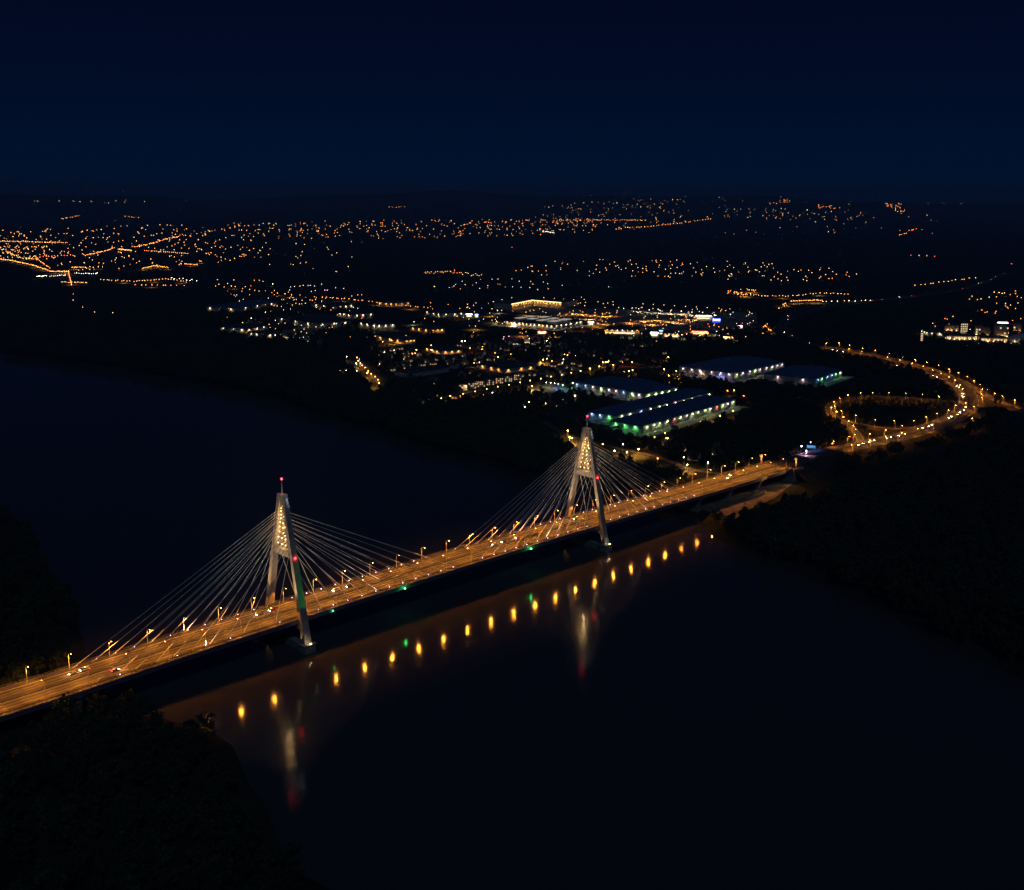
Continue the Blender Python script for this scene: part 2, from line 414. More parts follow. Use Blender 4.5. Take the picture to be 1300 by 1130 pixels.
# navigation lights under the near edge
for x in (86,214):
    g=MB(); g.ball((x,-18.9,dz(x)-1.8),.5,M_GREEN,8,6); g.box((x,-18.4,dz(x)-1.1),(.5,.8,.3),M_STEEL); g.obj('navigation_light',br); glow('navigation_beam',(.04,1,.16),500,br,(x,-19.6,dz(x)-1.8),rad=.3)
g=MB(); g.ball((24,-18.9,dz(24)-1.2),.3,M_GREEN,8,6); g.box((24,-18.4,dz(24)-.6),(.5,.8,.3),M_STEEL); o=g.obj('navigation_light',br)  # extra lamp near the pylon, added to tint its leg green
glow('leg_green_fill',(.03,1,.12),16000,o,(24,-24.5,dz(24)+4),ang=56,aim=(1,-17,42))
# floodlights at the pylon feet
def spot(name, loc, aim, power, col, ang, blend, parent, rad=.3):
    l=bpy.data.lights.new(name,'SPOT'); l.energy=power; l.color=col; l.spot_size=R(ang); l.spot_blend=blend; l.shadow_soft_size=rad
    o=bpy.data.objects.new(name,l); COL.objects.link(o); o.parent=parent
    o.location=loc; o.rotation_euler=(Vector(aim)-Vector(loc)).to_track_quat('-Z','Y').to_euler()
    return o
FLOOD=(1,.58,.24)
for px0 in (0,300):
    for sx in (-1,1):
        for sy in (-1,1):
            x=px0+sx*14; zz=dz(x)+1.4
            g=MB(); g.box((x,sy*15.2,zz-.35),(1.0,.8,.5),M_STEEL); g.tube([(x,sy*15.2,dz(x)),(x,sy*15.2,zz-.5)],.1,M_STEEL,5); f=g.obj('floodlight',br)
            spot('flood_beam',(x,sy*15.2,zz),(px0+sx*2,sy*11.5,62),(50000 if sx<0 else 24000),FLOOD,52,.6,f)
    # low uplights on the river foundations
    for sy in (-1,1):
        g=MB(); g.box((px0-3.6,sy*21,6.2),(.7,.7,.5),M_STEEL); f=g.obj('floodlight',br)
        spot('flood_beam',(px0-3.6,sy*20,6.8),(px0-1.5,sy*19.6,30),1700,FLOOD,60,.7,f)
    # long-throw floodlights that wash the cable fans
    for sx in (-1,1):
        for sy in (-1,1):
            x=px0+sx*70; zz=dz(x)+1.4
            g=MB(); g.box((x,sy*15.3,zz-.35),(1.0,.8,.5),M_STEEL); g.tube([(x,sy*15.3,dz(x)),(x,sy*15.3,zz-.5)],.1,M_STEEL,5); f=g.obj('floodlight',br)
            spot('flood_beam',(x,sy*15.3,zz),(px0+sx*30,sy*13.0,52),74000,(1,.76,.58),70,.8,f)

# ------------------------------------------------------------------ lamps on the bridge
def lamp_proto(h, arm, name, bulb, label, power):
    """pole at origin, arm reaching towards +Y"""
    t=link(name, None, label=label, cat='street lamp', loc=(0,0,-200))
    g=MB(); g.tube([(0,0,0),(0,0,.8),(0,0,h*.86)],[.22,.17,.13],M_POLE,8); g.tube([(0,0,0),(0,0,.35)],.3,M_POLE,8); g.obj('pole',t,smooth=True)
    pts=[(0,0,h*.86),(0,arm*.06,h*.93),(0,arm*.25,h*.98),(0,arm*.55,h),(0,arm*.9,h)]
    g=MB(); g.tube(pts,[.13,.12,.11,.1,.09],M_POLE,7); g.obj('arm',t,smooth=True)
    g=MB(); g.box((0,arm,h+.06),(.42,1.1,.16),M_POLE,taper=.75); hd=g.obj('lamp_head',t)
    g=MB(); g.ball((0,arm,h-.14),.34,bulb,8,5,sq=.55); g.obj('bulb',hd,smooth=True)
    glow('lamp_light',SOD,power,hd,(0,arm,h-.4),ang=153)
    return t
GL='street lamps along the bridge deck'
proto=lamp_proto(10.8,3.6,'bridge_street_lamp',M_LAMP,'amber street lamp on the bridge',10500)
first=True
for s,side in ((-1,'near'),(1,'far')):
    xs=[-190.5+24.55*i + (2 if s>0 else 0) for i in range(33)]
    n0=[x for x in xs if x<0]; n1=[x for x in xs if 0<=x<150]; n2=[x for x in xs if 150<=x<300]; n3=[x for x in xs if x>=300]
    for lst,txt,rev in ((n0,"left of the nearer pylon",True),(n1,"right of the nearer pylon",False),(n2,"left of the farther pylon",True),(n3,"right of the farther pylon",False)):
        for i,x in enumerate(sorted(lst,reverse=rev)):
            if x>BX1-4: continue
            lab=f"amber street lamp on the bridge's {side} edge, {ordn(i)} {txt}"
            loc=(x,s*15.1,dz(x)); rz=0 if s<0 else math.pi
            if first: first=False; proto.location=loc; proto.rotation_euler[2]=rz; proto['label']=lab; proto['group']=GL
            else: copy_tree(proto,loc,rz,lab,GL)

# ------------------------------------------------------------------ approach roads and interchange
def spline(pts, sub=6):
    out=[]
    P=[pts[0]]+pts+[pts[-1]]
    for i in range(1,len(P)-2):
        a,b_,c,d=P[i-1],P[i],P[i+1],P[i+2]
        for k in range(sub):
            t=k/sub
            out.append(.5*((2*b_)+(c-a)*t+(2*a-5*b_+4*c-d)*t*t+(-a+3*b_-3*c+d)*t*t*t))
    out.append(P[-2]); return out
def side(pts):
    o=[]
    for i,p in enumerate(pts):
        d=pts[min(i+1,len(pts)-1)]-pts[max(i-1,0)]; o.append(Vector((-d.y,d.x,0)).normalized())
    return o
def ribbon(mb, pts, w0, w1, up, m):
    n=side(pts)
    for i in range(len(pts)-1):
        a,c=pts[i],pts[i+1]; u=Vector((0,0,up))
        mb.poly([a+n[i]*w0+u, a+n[i]*w1+u, c+n[i+1]*w1+u, c+n[i+1]*w0+u][::-1], m)
def skirt(mb, pts, w, m, slope=1.7):
    n=side(pts)
    for s in (-1,1):
        for i in range(len(pts)-1):
            a,c=pts[i],pts[i+1]
            A=a+n[i]*w*s; C=c+n[i+1]*w*s
            ha=max(0,a.z-LAND+.3); hc=max(0,c.z-LAND+.3)
            A2=A+n[i]*s*ha*slope-Vector((0,0,ha)); C2=C+n[i+1]*s*hc*slope-Vector((0,0,hc))
            mb.poly([A,A2,C2,C] if s>0 else [A,C,C2,A2], m)
ROADS=[]
M_BANK=mat('embankment_grass', (.05,.048,.028), .95, noise=(.1,.5))
def road(name, pts, width, rank, lanes=1, median=False, dash=True):
    """rank orders overlapping sheets by a few millimetres"""
    pts=spline(pts); up=.02+.012*rank
    g=MB(); ribbon(g,pts,-width/2,width/2,up,M_ROAD); 
    o=g.obj(name, kind='structure')
    g=MB(); skirt(g,pts,width/2+1.2,M_BANK); ribbon(g,pts,-width/2-1.25,width/2+1.25,up-.006-.2,M_BANK)
    g.obj('embankment', kind='structure')
    g=MB()
    for e in (-width/2+.5, width/2-.7): ribbon(g,pts,e,e+.2,up+.004,M_LINE)
    if median:
        ribbon(g,pts,-1.2,1.2,up+.004,M_DARK)
    if dash and lanes>1:
        n=side(pts)
        offs=[-width/4,width/4] if median else [0]
        for off in offs:
            acc=0
            for i in range(len(pts)-1):
                a=pts[i]+n[i]*off; c=pts[i+1]+n[i+1]*off; L=(c-a).length; d=(c-a)/max(L,.01); q=Vector((-d.y,d.x,0))*.1; t=0
                while t+4<L:
                    u=Vector((0,0,up+.004)); p0=a+d*t; p1=a+d*(t+4); g.poly([p0-q+u,p1-q+u,p1+q+u,p0+q+u],M_LINE); t+=12
    g.obj('road_markings', kind='structure')
    for p in pts: ROADS.append((p.x,p.y,width/2))
    return pts
def pl(zs, *pp):
    return [at(x,y,z) for (x,y),z in zip(pp,zs)]
main_px=[(1046,573.5),(1088,566),(1115,560),(1150,552.5),(1180,543),(1208,532),(1226,520),(1230,510),(1226,498),(1214,486),(1196,475.5),(1173,467),(1150,460.5),(1125,454.5),(1097,448.5),(1069,443.5),(1048,440)]
main_z=[12.5,9,8.5,8,8,8,8,8,8,8,8,7.5,7,7,7,7,7]
mp=[Vector((604,0,dz(604)+.0)),Vector((640,1.5,16.2))]+pl(main_z,*main_px)
R_MAIN=road('main_road',mp,27,3,lanes=2,median=True)
R_FAR=road('highway',pl([7]*10,(1048,440),(1023,434.5),(1000,424),(994,412),(1007,400),(1044,391),(1075,384),(1144,377.5),(1220,367),(1279,346)),18,2,lanes=2,median=True)
R_LOOP=road('loop_ramp',pl([9]+[7]*17,(1094,563),(1087,549),(1074,538),(1060,531),(1052,522),(1054,514),(1069,507),(1092,503.5),(1127,503),(1161,505),(1196,508),(1216,511),(1232,514)),9,1)
R_IN=road('inner_ramp',pl([7]*9,(1060,531),(1076,535),(1097,539),(1115,542),(1138,544),(1161,543),(1178,538),(1195,531)),8,0)
R_EXIT=road('exit_road',pl([8]*9,(1190,475),(1212,480),(1232,489),(1246,498),(1260,506),(1278,513),(1300,519),(1340,528)),11,4,lanes=2)
R_EXIT2=road('exit_ramp',pl([8]*9,(1226,516),(1236,517),(1252,516),(1275,518.5),(1300,524),(1345,535)),10,5,lanes=2)
def lane(pxs,w,up):
    P=spline([at(x,y,LAND) for x,y in pxs]); g=MB(); ribbon(g,P,-w/2,w/2,up,M_ROAD); g.obj('street',kind='structure')
    for p in P: ROADS.append((p.x,p.y,w/2))
lane([(446,448),(454,455),(463,466),(474,477),(486,490)],9,.11)
lane([(126,360),(173,361),(235,364),(271,367),(312,372),(361,377),(400,379),(438,380.5),(473,384),(504,388),(538,391),(570,395),(640,398)],12,.13)
lane([(586,500),(612,495),(640,489),(664,483),(700,476),(750,467)],7,.15)
lane([(480,436),(520,442),(580,452),(640,460),(700,464),(760,462),(830,470)],7,.17)
lane([(930,376),(975,379),(1005,384),(1044,384)],14,.19)
lane([(736,418),(790,412),(850,412),(905,420),(945,430),(985,436)],8,.21)
R_RIVER=road('riverside_road',pl([4.3]*9,(690,535),(720,552),(760,563),(800,572),(835,580),(880,596),(930,603),(1000,612)),6,0)

# lamps round the interchange: photo positions of the lamp heads, save the added far-side five
KX=["on highway above the loop|210,67 285,66 345,80 335,97 408,95 403,113 482,109 557,125 545,145 632,142 613,161 705,158 680,178 773,174 740,195",
"on outer bend of the highway|836,190 793,214 893,212 841,233 945,231 882,254 990,251 917,273 1030,274 943,297 1062,296 957,318 1064,319 1096,325 1135,343 1187,360 1250,380 1073,346",
"at junction of ramps and highway|965,358 985,398 1030,416 918,409 880,433 825,456 767,473 702,495 1020,483 803,517 722,538 1072,366",
"on main road between bridge and junction|624,520 533,543 447,565 331,580 247,606 458,604 546,583 635,562",
"on left curve of the loop ramp|369,543 363,568 356,520 329,495 300,473 301,440 264,445 236,422 264,414 261,390 291,370 338,354 405,342 173,435 358,628",
"added to light far side of the loop|470,340 560,340 650,344 740,350 830,362",  # extra lamps, put in so that the far ramp is lit
"in dark island inside the loop|375,463 480,490 592,495"]
GR='street lamps around the interchange'
road_proto=lamp_proto(9.6,1.6,'street_lamp',M_ROADL,'orange street lamp',8500); first=True
def near_dir(p):
    q=min(ROADS,key=lambda r:(r[0]-p.x)**2+(r[1]-p.y)**2); return math.atan2(q[1]-p.y,q[0]-p.x)
LAMPXY=[]
for row in KX:
    place,ds=row.split('|'); pts=sorted([tuple(map(float,d.split(','))) for d in ds.split()])
    for i,(x,y) in enumerate(pts):
        p=at(1000+x/4.333,420+y/4.333,17); z=LAND+ (3.2 if 'island' not in place else 0)
        loc=(p.x,p.y,17-9.5); LAMPXY.append(loc)
        lab=f"orange street lamp {place}, {ordn(i)} from left"
        rz=near_dir(p)-math.pi/2
        if first: first=False; road_proto.location=loc; road_proto.rotation_euler[2]=rz; road_proto['label']=lab; road_proto['group']=GR
        else: copy_tree(road_proto,loc,rz,lab,GR)
        g=None
# ------------------------------------------------------------------ cars
PAINT=[mat('car_paint_silver',(.5,.5,.52),.3,metal=.5),mat('car_paint_white',(.75,.75,.75),.3),mat('car_paint_dark',(.04,.05,.07),.3,metal=.3),mat('car_paint_red',(.35,.03,.03),.3)]
def car_proto(paint, van=False):
    t=link('van' if van else 'car', None, label='car', cat='van' if van else 'car', loc=(0,0,-300))
    L,Wd=(5.2,1.95) if van else (4.4,1.78); H=2.1 if van else 1.45
    prof=[(-L/2,.35),(-L/2,.95 if not van else 1.3),(-L/2+.12,1.0 if not van else H-.1),(-L/2+.7,H-.05),(-.1 if not van else .9,H),(.55 if not van else 1.3,H-.1),(L/2-1.15 if not van else L/2-.9,.95 if not van else 1.15),(L/2-.2,.82 if not van else .95),(L/2,.6),(L/2,.35)]
    g=MB(); k=Wd/2
    def w(z): return k if z<.97 else k*.84 if not van else k*.92
    n=len(prof)
    for i in range(n):
        a,c=prof[i],prof[(i+1)%n]; g.poly([(a[0],-w(a[1]),a[1]),(a[0],w(a[1]),a[1]),(c[0],w(c[1]),c[1]),(c[0],-w(c[1]),c[1])],paint)
    for s in (-1,1):
        q=[(a,s*w(z),z) for a,z in prof]; g.poly(q if s<0 else q[::-1],paint)
    body=g.obj('body',t)
    g=MB(); zz=(H+.98)/2; g.box((-.35 if not van else .2,0,zz),((2.3 if not van else 3.4),Wd*.87 if not van else Wd*.945,(H-1.0)*.62),M_GLASS,taper=.97); g.obj('windows',t)
    for x in (-L*.31,L*.31):
        for s in (-1,1):
            g=MB(); g.tube([(x,s*(k-.2),.32),(x,s*(k+.02),.32)],.32,M_TYRE,10); g.obj('wheel',t)
    for s in (-1,1):
        g=MB(); g.box((L/2+.02,s*(k-.3),.66),(.12,.36,.2),M_HEAD); g.obj('headlight',t)
        g=MB(); g.box((-L/2-.02,s*(k-.25),.8),(.1,.3,.18),M_TAIL); g.obj('taillight',t)
    glow('headlight_beam',(1,.86,.62),350,t,(L/2+.3,0,.7),ang=75,rad=.15,aim=(L/2+12,0,.1))
    return t
CARS=[car_proto(PAINT[0]),car_proto(PAINT[2]),car_proto(PAINT[1],True),car_proto(PAINT[3])]
CN=['silver car','dark car','white van','red car']
used=[False]*4; GC='vehicles driving over the bridge and interchange'
def put_car(k, p, rz, lab):
    if not used[k]: used[k]=True; o=CARS[k]; o.location=p; o.rotation_euler[2]=rz; o['label']=lab; o['group']=GC
    else: o=copy_tree(CARS[k],p,rz,lab,GC)
    return o
# on the bridge: (x, y, heading) ; cars on the near carriageway drive towards +X, the far ones towards -X
deckcars=[(-141,7.2,0,'left of the nearer pylon on the far lanes, leftmost'),(-134,7.2,2,'left of the nearer pylon, behind the leftmost silver car'),
(-122,-6.8,1,'left of the nearer pylon on the near lanes'),
(-16,7.2,0,'just left of the nearer pylon, far lanes'),(-6,7.3,3,'just left of the nearer pylon, following a silver car'),
(46,7.4,2,'just right of the nearer pylon, far lanes, leading'),(57,7.3,1,'just right of the nearer pylon, far lanes, following'),
(196,3.7,0,'left of the farther pylon, far inner lane, leading'),(206,3.8,1,'left of the farther pylon, far inner lane, middle of three'),(222,3.7,3,'left of the farther pylon, far inner lane, last of three'),
(296,7.3,0,'beside the farther pylon on the far lanes'),
(520,3.8,2,'near the right end of the bridge, leading'),(530,7.0,0,'near the right end of the bridge, following the van')]
for x,y,k,txt in deckcars:
    put_car(k,(x,y,dz(x)+.07),math.pi if y>0 else 0, f"{CN[k]} with lit headlights {txt}")
rc=[(1091,566.5,'leaving the interchange for the bridge'),(1097,564,'leaving the interchange for the bridge'),(1105,562,'leaving the interchange for the bridge'),(1111,560,'leaving the interchange for the bridge'),
(1127,557,'on the lower main road'),(1133,555.5,'on the lower main road'),(1142,553.5,'on the lower main road'),(1150,551,'on the lower main road'),
(1172,543.5,'on the main road below the junction'),(1180,541.5,'on the main road below the junction'),(1184,540,'on the main road below the junction'),
(1205,531,'in the queue at the junction bend'),(1208,529,'in the queue at the junction bend'),(1216,526.5,'in the queue at the junction bend'),(1219,524,'in the queue at the junction bend'),(1224,521,'in the queue at the junction bend'),(1226,517,'in the queue at the junction bend'),
(1223,504,'climbing away from the junction'),(1222,500,'climbing away from the junction'),(1214,490,'climbing away from the junction'),(1217,492,'climbing away from the junction'),
(1184,477,'on the upper bend'),(1189,479,'on the upper bend'),(1172,473,'on the upper bend'),(1167,471,'on the upper bend'),
(1138,463.5,'on the highway above the loop'),(1144,465,'on the highway above the loop'),(1056,443.5,'on the highway above the loop'),(1062,445,'on the highway above the loop'),(1069,446,'on the highway above the loop'),
(1020,433,'on the far stretch of highway'),(1027,435,'on the far stretch of highway')]
cnt={}
tot={}
for x,y,t in rc: tot[t]=tot.get(t,0)+1
for i,(x,y,t) in enumerate(rc):
    p=at(x,y,8.1); j=min(range(len(R_MAIN)+len(R_FAR)),key=lambda q:((R_MAIN+R_FAR)[q]-p).length); A=(R_MAIN+R_FAR)
    j2=min(j+1,len(A)-1); d=A[j2]-A[max(j-1,0)]
    zz=A[j].z+.09; rz=math.atan2(-d.y,-d.x)
    n_=cnt.get(t,0); cnt[t]=n_+1; k=i%4
    put_car(k,(p.x,p.y,zz),rz,f"{CN[k]} with lit headlights {t}, {ordn(n_)} of {tot[t]}")
# ------------------------------------------------------------------ small lamps of the village, estates and stores
LC={'w':('warm_white_lamp',(1,.62,.30),150),'o':('orange_lamp',(1,.36,.06),150),'c':('cool_white_lamp',(.75,.95,1),120),'r':('red_lamp',(1,.12,.05),110),
    'b':('blue_lamp',(.12,.2,1),120),'p':('pink_lamp',(1,.5,.8),120),'g':('green_lamp',(.35,1,.3),140),
    'O':('bright_orange_lamp',(1,.40,.07),600),'W':('bright_white_lamp',(1,.88,.62),600),'R':('bright_red_lamp',(1,.16,.05),300),'P':('bright_pink_lamp',(1,.45,.75),420)}
LN={'w':'warm white','o':'orange','c':'cool white','r':'red','b':'blue','p':'pink','g':'green','O':'bright orange','W':'bright white','R':'bright red','P':'bright pink'}
def lmat(c): return mb_emit(LC[c][0],LC[c][1],LC[c][2]*(.2 if LC[c][2]<200 else .2))
small={}; PWR={'O':60,'W':30,'p':70,'b':70}
def lamp_small(c, p, lab, grp, h=8.0):
    if c not in small:
        g=MB(); g.tube([(0,0,0),(0,0,7.9)],[.12,.08],M_POLE,5); g.box((0,.35,8.05),(.3,1.0,.12),M_POLE); g.ball((0,.5,7.8),.5,lmat(c),6,4)
        small[c]=g.mesh('street_lamp')
    o=link('street_lamp', small[c], loc=p, rz=random.uniform(0,6.28), label=lab, cat='street lamp', group=grp)
    if h!=8: o.scale=(1,1,h/8)
    glow('lamp_light',LC[c][1],LC[c][2]*PWR.get(c,16),o,(0,.5,7.2),ang=160)
    return o
SETS=[ # offset x, offset y, zoom, text
(260,340,6.5,"w87,328 w180,328 w248,322 P372,376 w184,409 r232,413 w320,415 W383,415 w466,425 p520,418 c583,433 w312,452 w370,481 w262,499 w531,467 w433,487 w459,292 w572,312 w597,315 w632,318 w586,335 c650,348 c530,340 w661,458 w704,463 w743,470 w797,475 w858,480 w917,487 w738,514 w796,528 w819,507 w840,538 w899,543 W708,545 w857,562 W812,574 w783,578 c910,605 w1062,577 c1222,590 w1120,453 c1087,461 o1040,350 w922,328 w780,298 w722,308 w830,293 w765,363 w846,371 W560,133 w480,112 o408,103 o449,103 w335,155 r380,150 w240,100 c105,98 w190,130 w117,135 o370,222 c912,188 c880,194 c1080,165 c1146,170 c707,158 c740,155 w785,150 c813,145 w852,145 w870,145 c905,150 c963,136 p990,184 p1010,184 c700,183 o786,224 o664,214 o905,238 o970,242 o1005,242 o1035,246 o1062,245 o1100,252 o1150,255 w914,262 o886,268 o868,266 w803,268 w740,262 w755,262 w700,250 w1213,233 w1262,224 w1295,222 o1230,262 o1295,268 o90,150 o160,158 O220,150 O250,155 o312,172 o370,178 o412,186 w448,192 r500,190 o553,205 w575,188 O600,208 o660,214 o690,200 O715,222"),
(400,400,6.5,"r386,26 W816,56 O1042,106 w1050,177 o1025,12 o1170,12 o1224,18 r8,96 o210,63 w150,187 w382,207 w432,183 w495,174 c312,200 O629,210 c487,264 o957,249 o1060,255 w960,287 w834,287 o824,315 o800,318 o910,328 o732,362 w655,290 w570,305 o530,403 o348,350 b368,363 o353,377 o372,396 o390,415 o415,433 o438,460 o464,484 o493,507 o521,535 O340,400 O430,480 O530,560 w308,455 w345,461 p257,456 w205,461 w260,343 c696,463 w1212,213 w1238,213 r1280,270 o945,697 o990,700 w1040,688 o1118,667 O930,740 O1070,720 w605,600 o690,200 o740,200 o750,170 o560,222"),
(580,360,6.5,"w256,16 c460,27 c530,30 w603,33 w667,50 c870,15 c1253,27 w373,132 o420,145 o383,150 w343,157 w453,117 w303,150 w137,180 w157,160 w90,193 o25,205 b205,203 w290,208 W335,222 w370,220 w105,205 w545,130 w717,117 w805,122 w882,130 w1028,112 w963,133 w1050,130 w1063,155 o1020,160 w1055,183 o970,180 w1000,165 o957,155 w1165,150 w1208,165 w1290,175 w685,208 w635,220 w605,225 o930,235 o1017,225 w735,240 w710,230 w557,190 w183,308 w220,293 w290,303 W327,310 w375,330 w393,318 W467,325 O155,352 O138,400 o53,280 o5,268 c805,372 O803,410 o940,362 R1035,362 r1118,378 w895,397 o540,375 o523,405 o570,398 o540,410 o583,432 W597,455 W515,467 w545,450 W740,475 w755,452 p388,440 p430,435 w383,457 o109,532 o207,543 o210,520 o315,573 w338,605 o445,585 w520,560 w43,473 w68,473 O710,628 o787,638 o743,618 R890,585 o915,590 o980,595 w880,625 w875,655 o1205,650 o1233,650 o1250,640 w1177,684 o1100,702 o1290,672 r1290,445 o1240,290 o1187,300 o1160,325 w1200,310 o140,655 w185,650 O850,245 O960,225 O1040,235 O1140,240 O1200,245 O780,270 O1100,270 O900,260 O1230,315 O1260,245"),
(760,370,5.909,"o35,92 w68,87 w107,77 w333,92 w410,97 w490,101 w570,107 w652,112 w733,116 w815,121 w902,126 w985,131 w1067,134 w1112,143 w1132,155 w1150,167 w1110,185 w1160,220 w1135,235 w1118,243 w465,235 w508,253 w408,252 w348,260 b570,240 w240,175 o313,155 O655,190 o660,200 O720,190 o750,195 w685,230 w705,225 w735,213 r820,245 O690,283 W885,300 w870,245 w933,285 w970,317 W1005,347 o1040,372 w1103,340 P1047,262 P1073,265 r1078,238 w1035,240 o905,330 w132,300 W222,318 w243,320 w262,332 w323,315 o435,372 w575,308 w600,300 W625,325 p660,320 O1265,245 r1275,280 o1265,300 o1255,320 o1203,313 O520,490 w432,532 w490,580 o108,550 w72,527 w55,530 r180,530 R250,530 o285,517 o5,563 o255,590 O340,200 O440,195 O540,205 O600,215 O240,215 O400,225 g350,187 g572,190 W300,130 W380,138 W460,142 W540,146 W620,150 W700,155 W780,158 O800,300 W760,330"),
(720,440,5.4167,"o92,167 o157,151 o27,180 w222,135 o318,125 o245,105 w265,107 w283,103 o448,163 w393,175 O425,170 o410,215 o667,157 o750,168 w925,177 b1050,195 o1020,205 w55,338 O700,200 O760,205 R1215,340 O1165,287 o1100,303 o1150,300 o1137,443 O1055,475 o918,513 r835,545 o675,595 O690,632 o597,622 o510,645 o5,578 O35,630"),
(560,440,6.5,"g868,297 w905,298 w935,303 b967,308 g1005,318 g1088,300 o738,280 o825,265 o909,247 o994,233 o1072,216 o1151,200 o1229,181 O750,325 o470,330 o562,315 o655,295 o278,370 o178,390 o375,350 o75,408 b1010,427 w963,440 w1105,405 w680,452 w727,458 w810,473 w860,465 w690,495 O605,655 o1045,693 O1060,745 o137,560 w200,325 w285,290 w425,380 o350,400"),
(650,500,4.708,"o335,220 o345,262 O610,340 O690,348 O755,330 o770,285 w660,300 o545,300 o850,258 o925,265 w1030,380 O1050,425 o870,385 w1170,410"),
(1150,370,8.667,"w248,368 w297,350 w320,383 o430,298 o457,305 w520,275 w475,362 o718,323 o790,217 o837,205 R993,218 O1060,22 o1097,160 o1117,175 w1153,150 o1207,187 w390,478 w437,513 b490,512 w707,418 w787,437 w1130,457 w1240,448 o1220,395 w1160,570 w1235,590 w1035,605 w672,597 w613,600 c808,570 c830,570 o1175,320 o1213,313 o1265,300 o1295,285 w772,497"),
]
PLACES=[ # name, x0,y0,x1,y1 in the photo ; first match wins
('in the orange-lit street on the river shore',445,448,486,492),('on the dark river shore left of the estate',400,440,500,520),
('at the cabins on the far riverside',500,495,600,560),('along the long row of flats',584,478,666,502),
('in the small car park left of the blue-roofed halls',666,478,734,520),('beside the striped-roof market hall',590,398,735,418),
('round the lit shopping arcade',580,376,722,398),('in the white-lit car park behind the stores',780,376,960,397),
('in the orange-lit car park between the stores',716,376,960,412),('beside the blue sign tower and shops',815,400,985,436),
('in front of the market hall',640,418,760,436),('along the riverside road behind the farther pylon',690,530,960,620),
('on the office campus at the right edge',1160,370,1310,460),('along the lit road at the back of the industrial estate',268,354,460,386),
('in the industrial yards on the left',255,380,460,436),('around the dark works between estate and village',455,380,660,440),
('beside the big blue-roofed warehouses',720,452,1110,560),('among the village houses',440,436,900,484),('in the open land behind the stores',400,300,1300,380)]
cand=[]
for ox,oy,zm,txt in SETS:
    for tkn in txt.split():
        c=tkn[0]; x,y=map(float,tkn[1:].split(',')); x=ox+x/zm; y=oy+y/zm
        p=at(x,y,11.8); cand.append(((p-CAMP).length,c,x,y,p))
cand.sort(key=lambda t:t[0])
INDIV=max(0,298-52-len(LAMPXY))
bucket={}
for d,c,x,y,p in cand[:INDIV]:
    pl_=next((n for n,a,b_,e,f in PLACES if a<=x<=e and b_<=y<=f),'in the dark land beyond the river')
    bucket.setdefault((pl_,c),[]).append((x,p))
for (pl_,c),lst in bucket.items():
    lst.sort(key=lambda t:t[0])
    for i,(x,p) in enumerate(lst):
        lab=f"{LN[c]} lamp {pl_}" + (f", {ordn(i)} from left" if len(lst)>1 else '')
        lamp_small(c,(p.x,p.y,LAND),lab,'small lamps on the far bank')
# everything farther is one glittering mass of town lights
FAR=MB(); LASTD=[0]; LASTO=[]
def far_light(x,y,c,h=8,k=1.0):
    p=at(x,y,LAND+h); d=(p-CAMP).length; LASTD[0]=d
    if d<6500 and c=='O' and h==8: LASTO.append(p.copy())
    FAR.octa(p, max(.8,d/3000)*k, FM[c])
    return p
FM={'w':mb_emit('town_light_warm',(1,.60,.26),5),'o':mb_emit('town_light_orange',(1,.33,.05),6),'O':mb_emit('town_light_bright_orange',(1,.36,.06),9),
    'c':mb_emit('town_light_cool',(.7,.9,1),4),'r':mb_emit('town_light_red',(1,.07,.04),8),'W':mb_emit('town_light_bright_white',(1,.9,.66),9),'d':mb_emit('town_light_dim',(1,.5,.2),2),
    'b':mb_emit('town_light_blue',(.15,.25,1),9),'p':mb_emit('town_light_pink',(1,.5,.8),7),'g':mb_emit('town_light_green',(.3,1,.4),7),'P':mb_emit('town_light_pink2',(1,.5,.8),10),'R':mb_emit('town_light_red2',(1,.15,.06),10)}
FARLIT=[]
for d,c,x,y,p in cand[INDIV:]:
    q=far_light(x,y,c,7.8)
    if c in 'OWR' or (c=='o' and len(FARLIT)%2==0): FARLIT.append((c,q))
rnd=random.Random(11)
def line(n,c,*pp,j=.5):
    L=[math.hypot(b_[0]-a[0],b_[1]-a[1]) for a,b_ in zip(pp,pp[1:])]; T=sum(L)
    for i in range(n):
        t=(i+.5+rnd.uniform(-.3,.3))/n*T
        for (a,b_),l in zip(zip(pp,pp[1:]),L):
            if t<=l or (a,b_)==(pp[-2],pp[-1]): f=t/l; break
            t-=l
        far_light(a[0]+(b_[0]-a[0])*f+rnd.uniform(-j,j)*.6,a[1]+(b_[1]-a[1])*f+rnd.uniform(-j,j),rnd.choice(c))
def area(n,c,poly,k=1):
    xs=[p[0] for p in poly]; ys=[p[1] for p in poly]; m_=0
    while m_<n:
        x=rnd.uniform(min(xs),max(xs)); y=rnd.uniform(min(ys),max(ys)); ins=False
        for (x0,y0),(x1,y1) in zip(poly,poly[1:]+poly[:1]):
            if (y0>y)!=(y1>y) and x<(x1-x0)*(y-y0)/(y1-y0)+x0: ins=not ins
        if ins: far_light(x,y,rnd.choice(c),k=k); m_+=1
line(42,'ooowO',(0,306),(40,307),(86,308)); line(62,'oOOwoO',(0,329),(12,330),(40,336),(64,344),(88,345))
line(30,'oOow',(8,320),(22,325),(30,328),(48,329),(64,341)); line(16,'oRr',(33,328),(64,325),(95,323.6)); line(24,'oOo',(108,324),(128,320),(146,314))
line(18,'oOO',(150,316),(167,318)); line(32,'oOo',(170,313.6),(184,311),(200,307),(212,303),(228,300)); line(16,'od',(228,300),(280,291),(326,286))
line(22,'oow',(182,318),(212,320),(240,321.6)); line(22,'oOO',(180,341),(196,337),(214,339.6)); line(10,'oO',(234,335),(252,336))
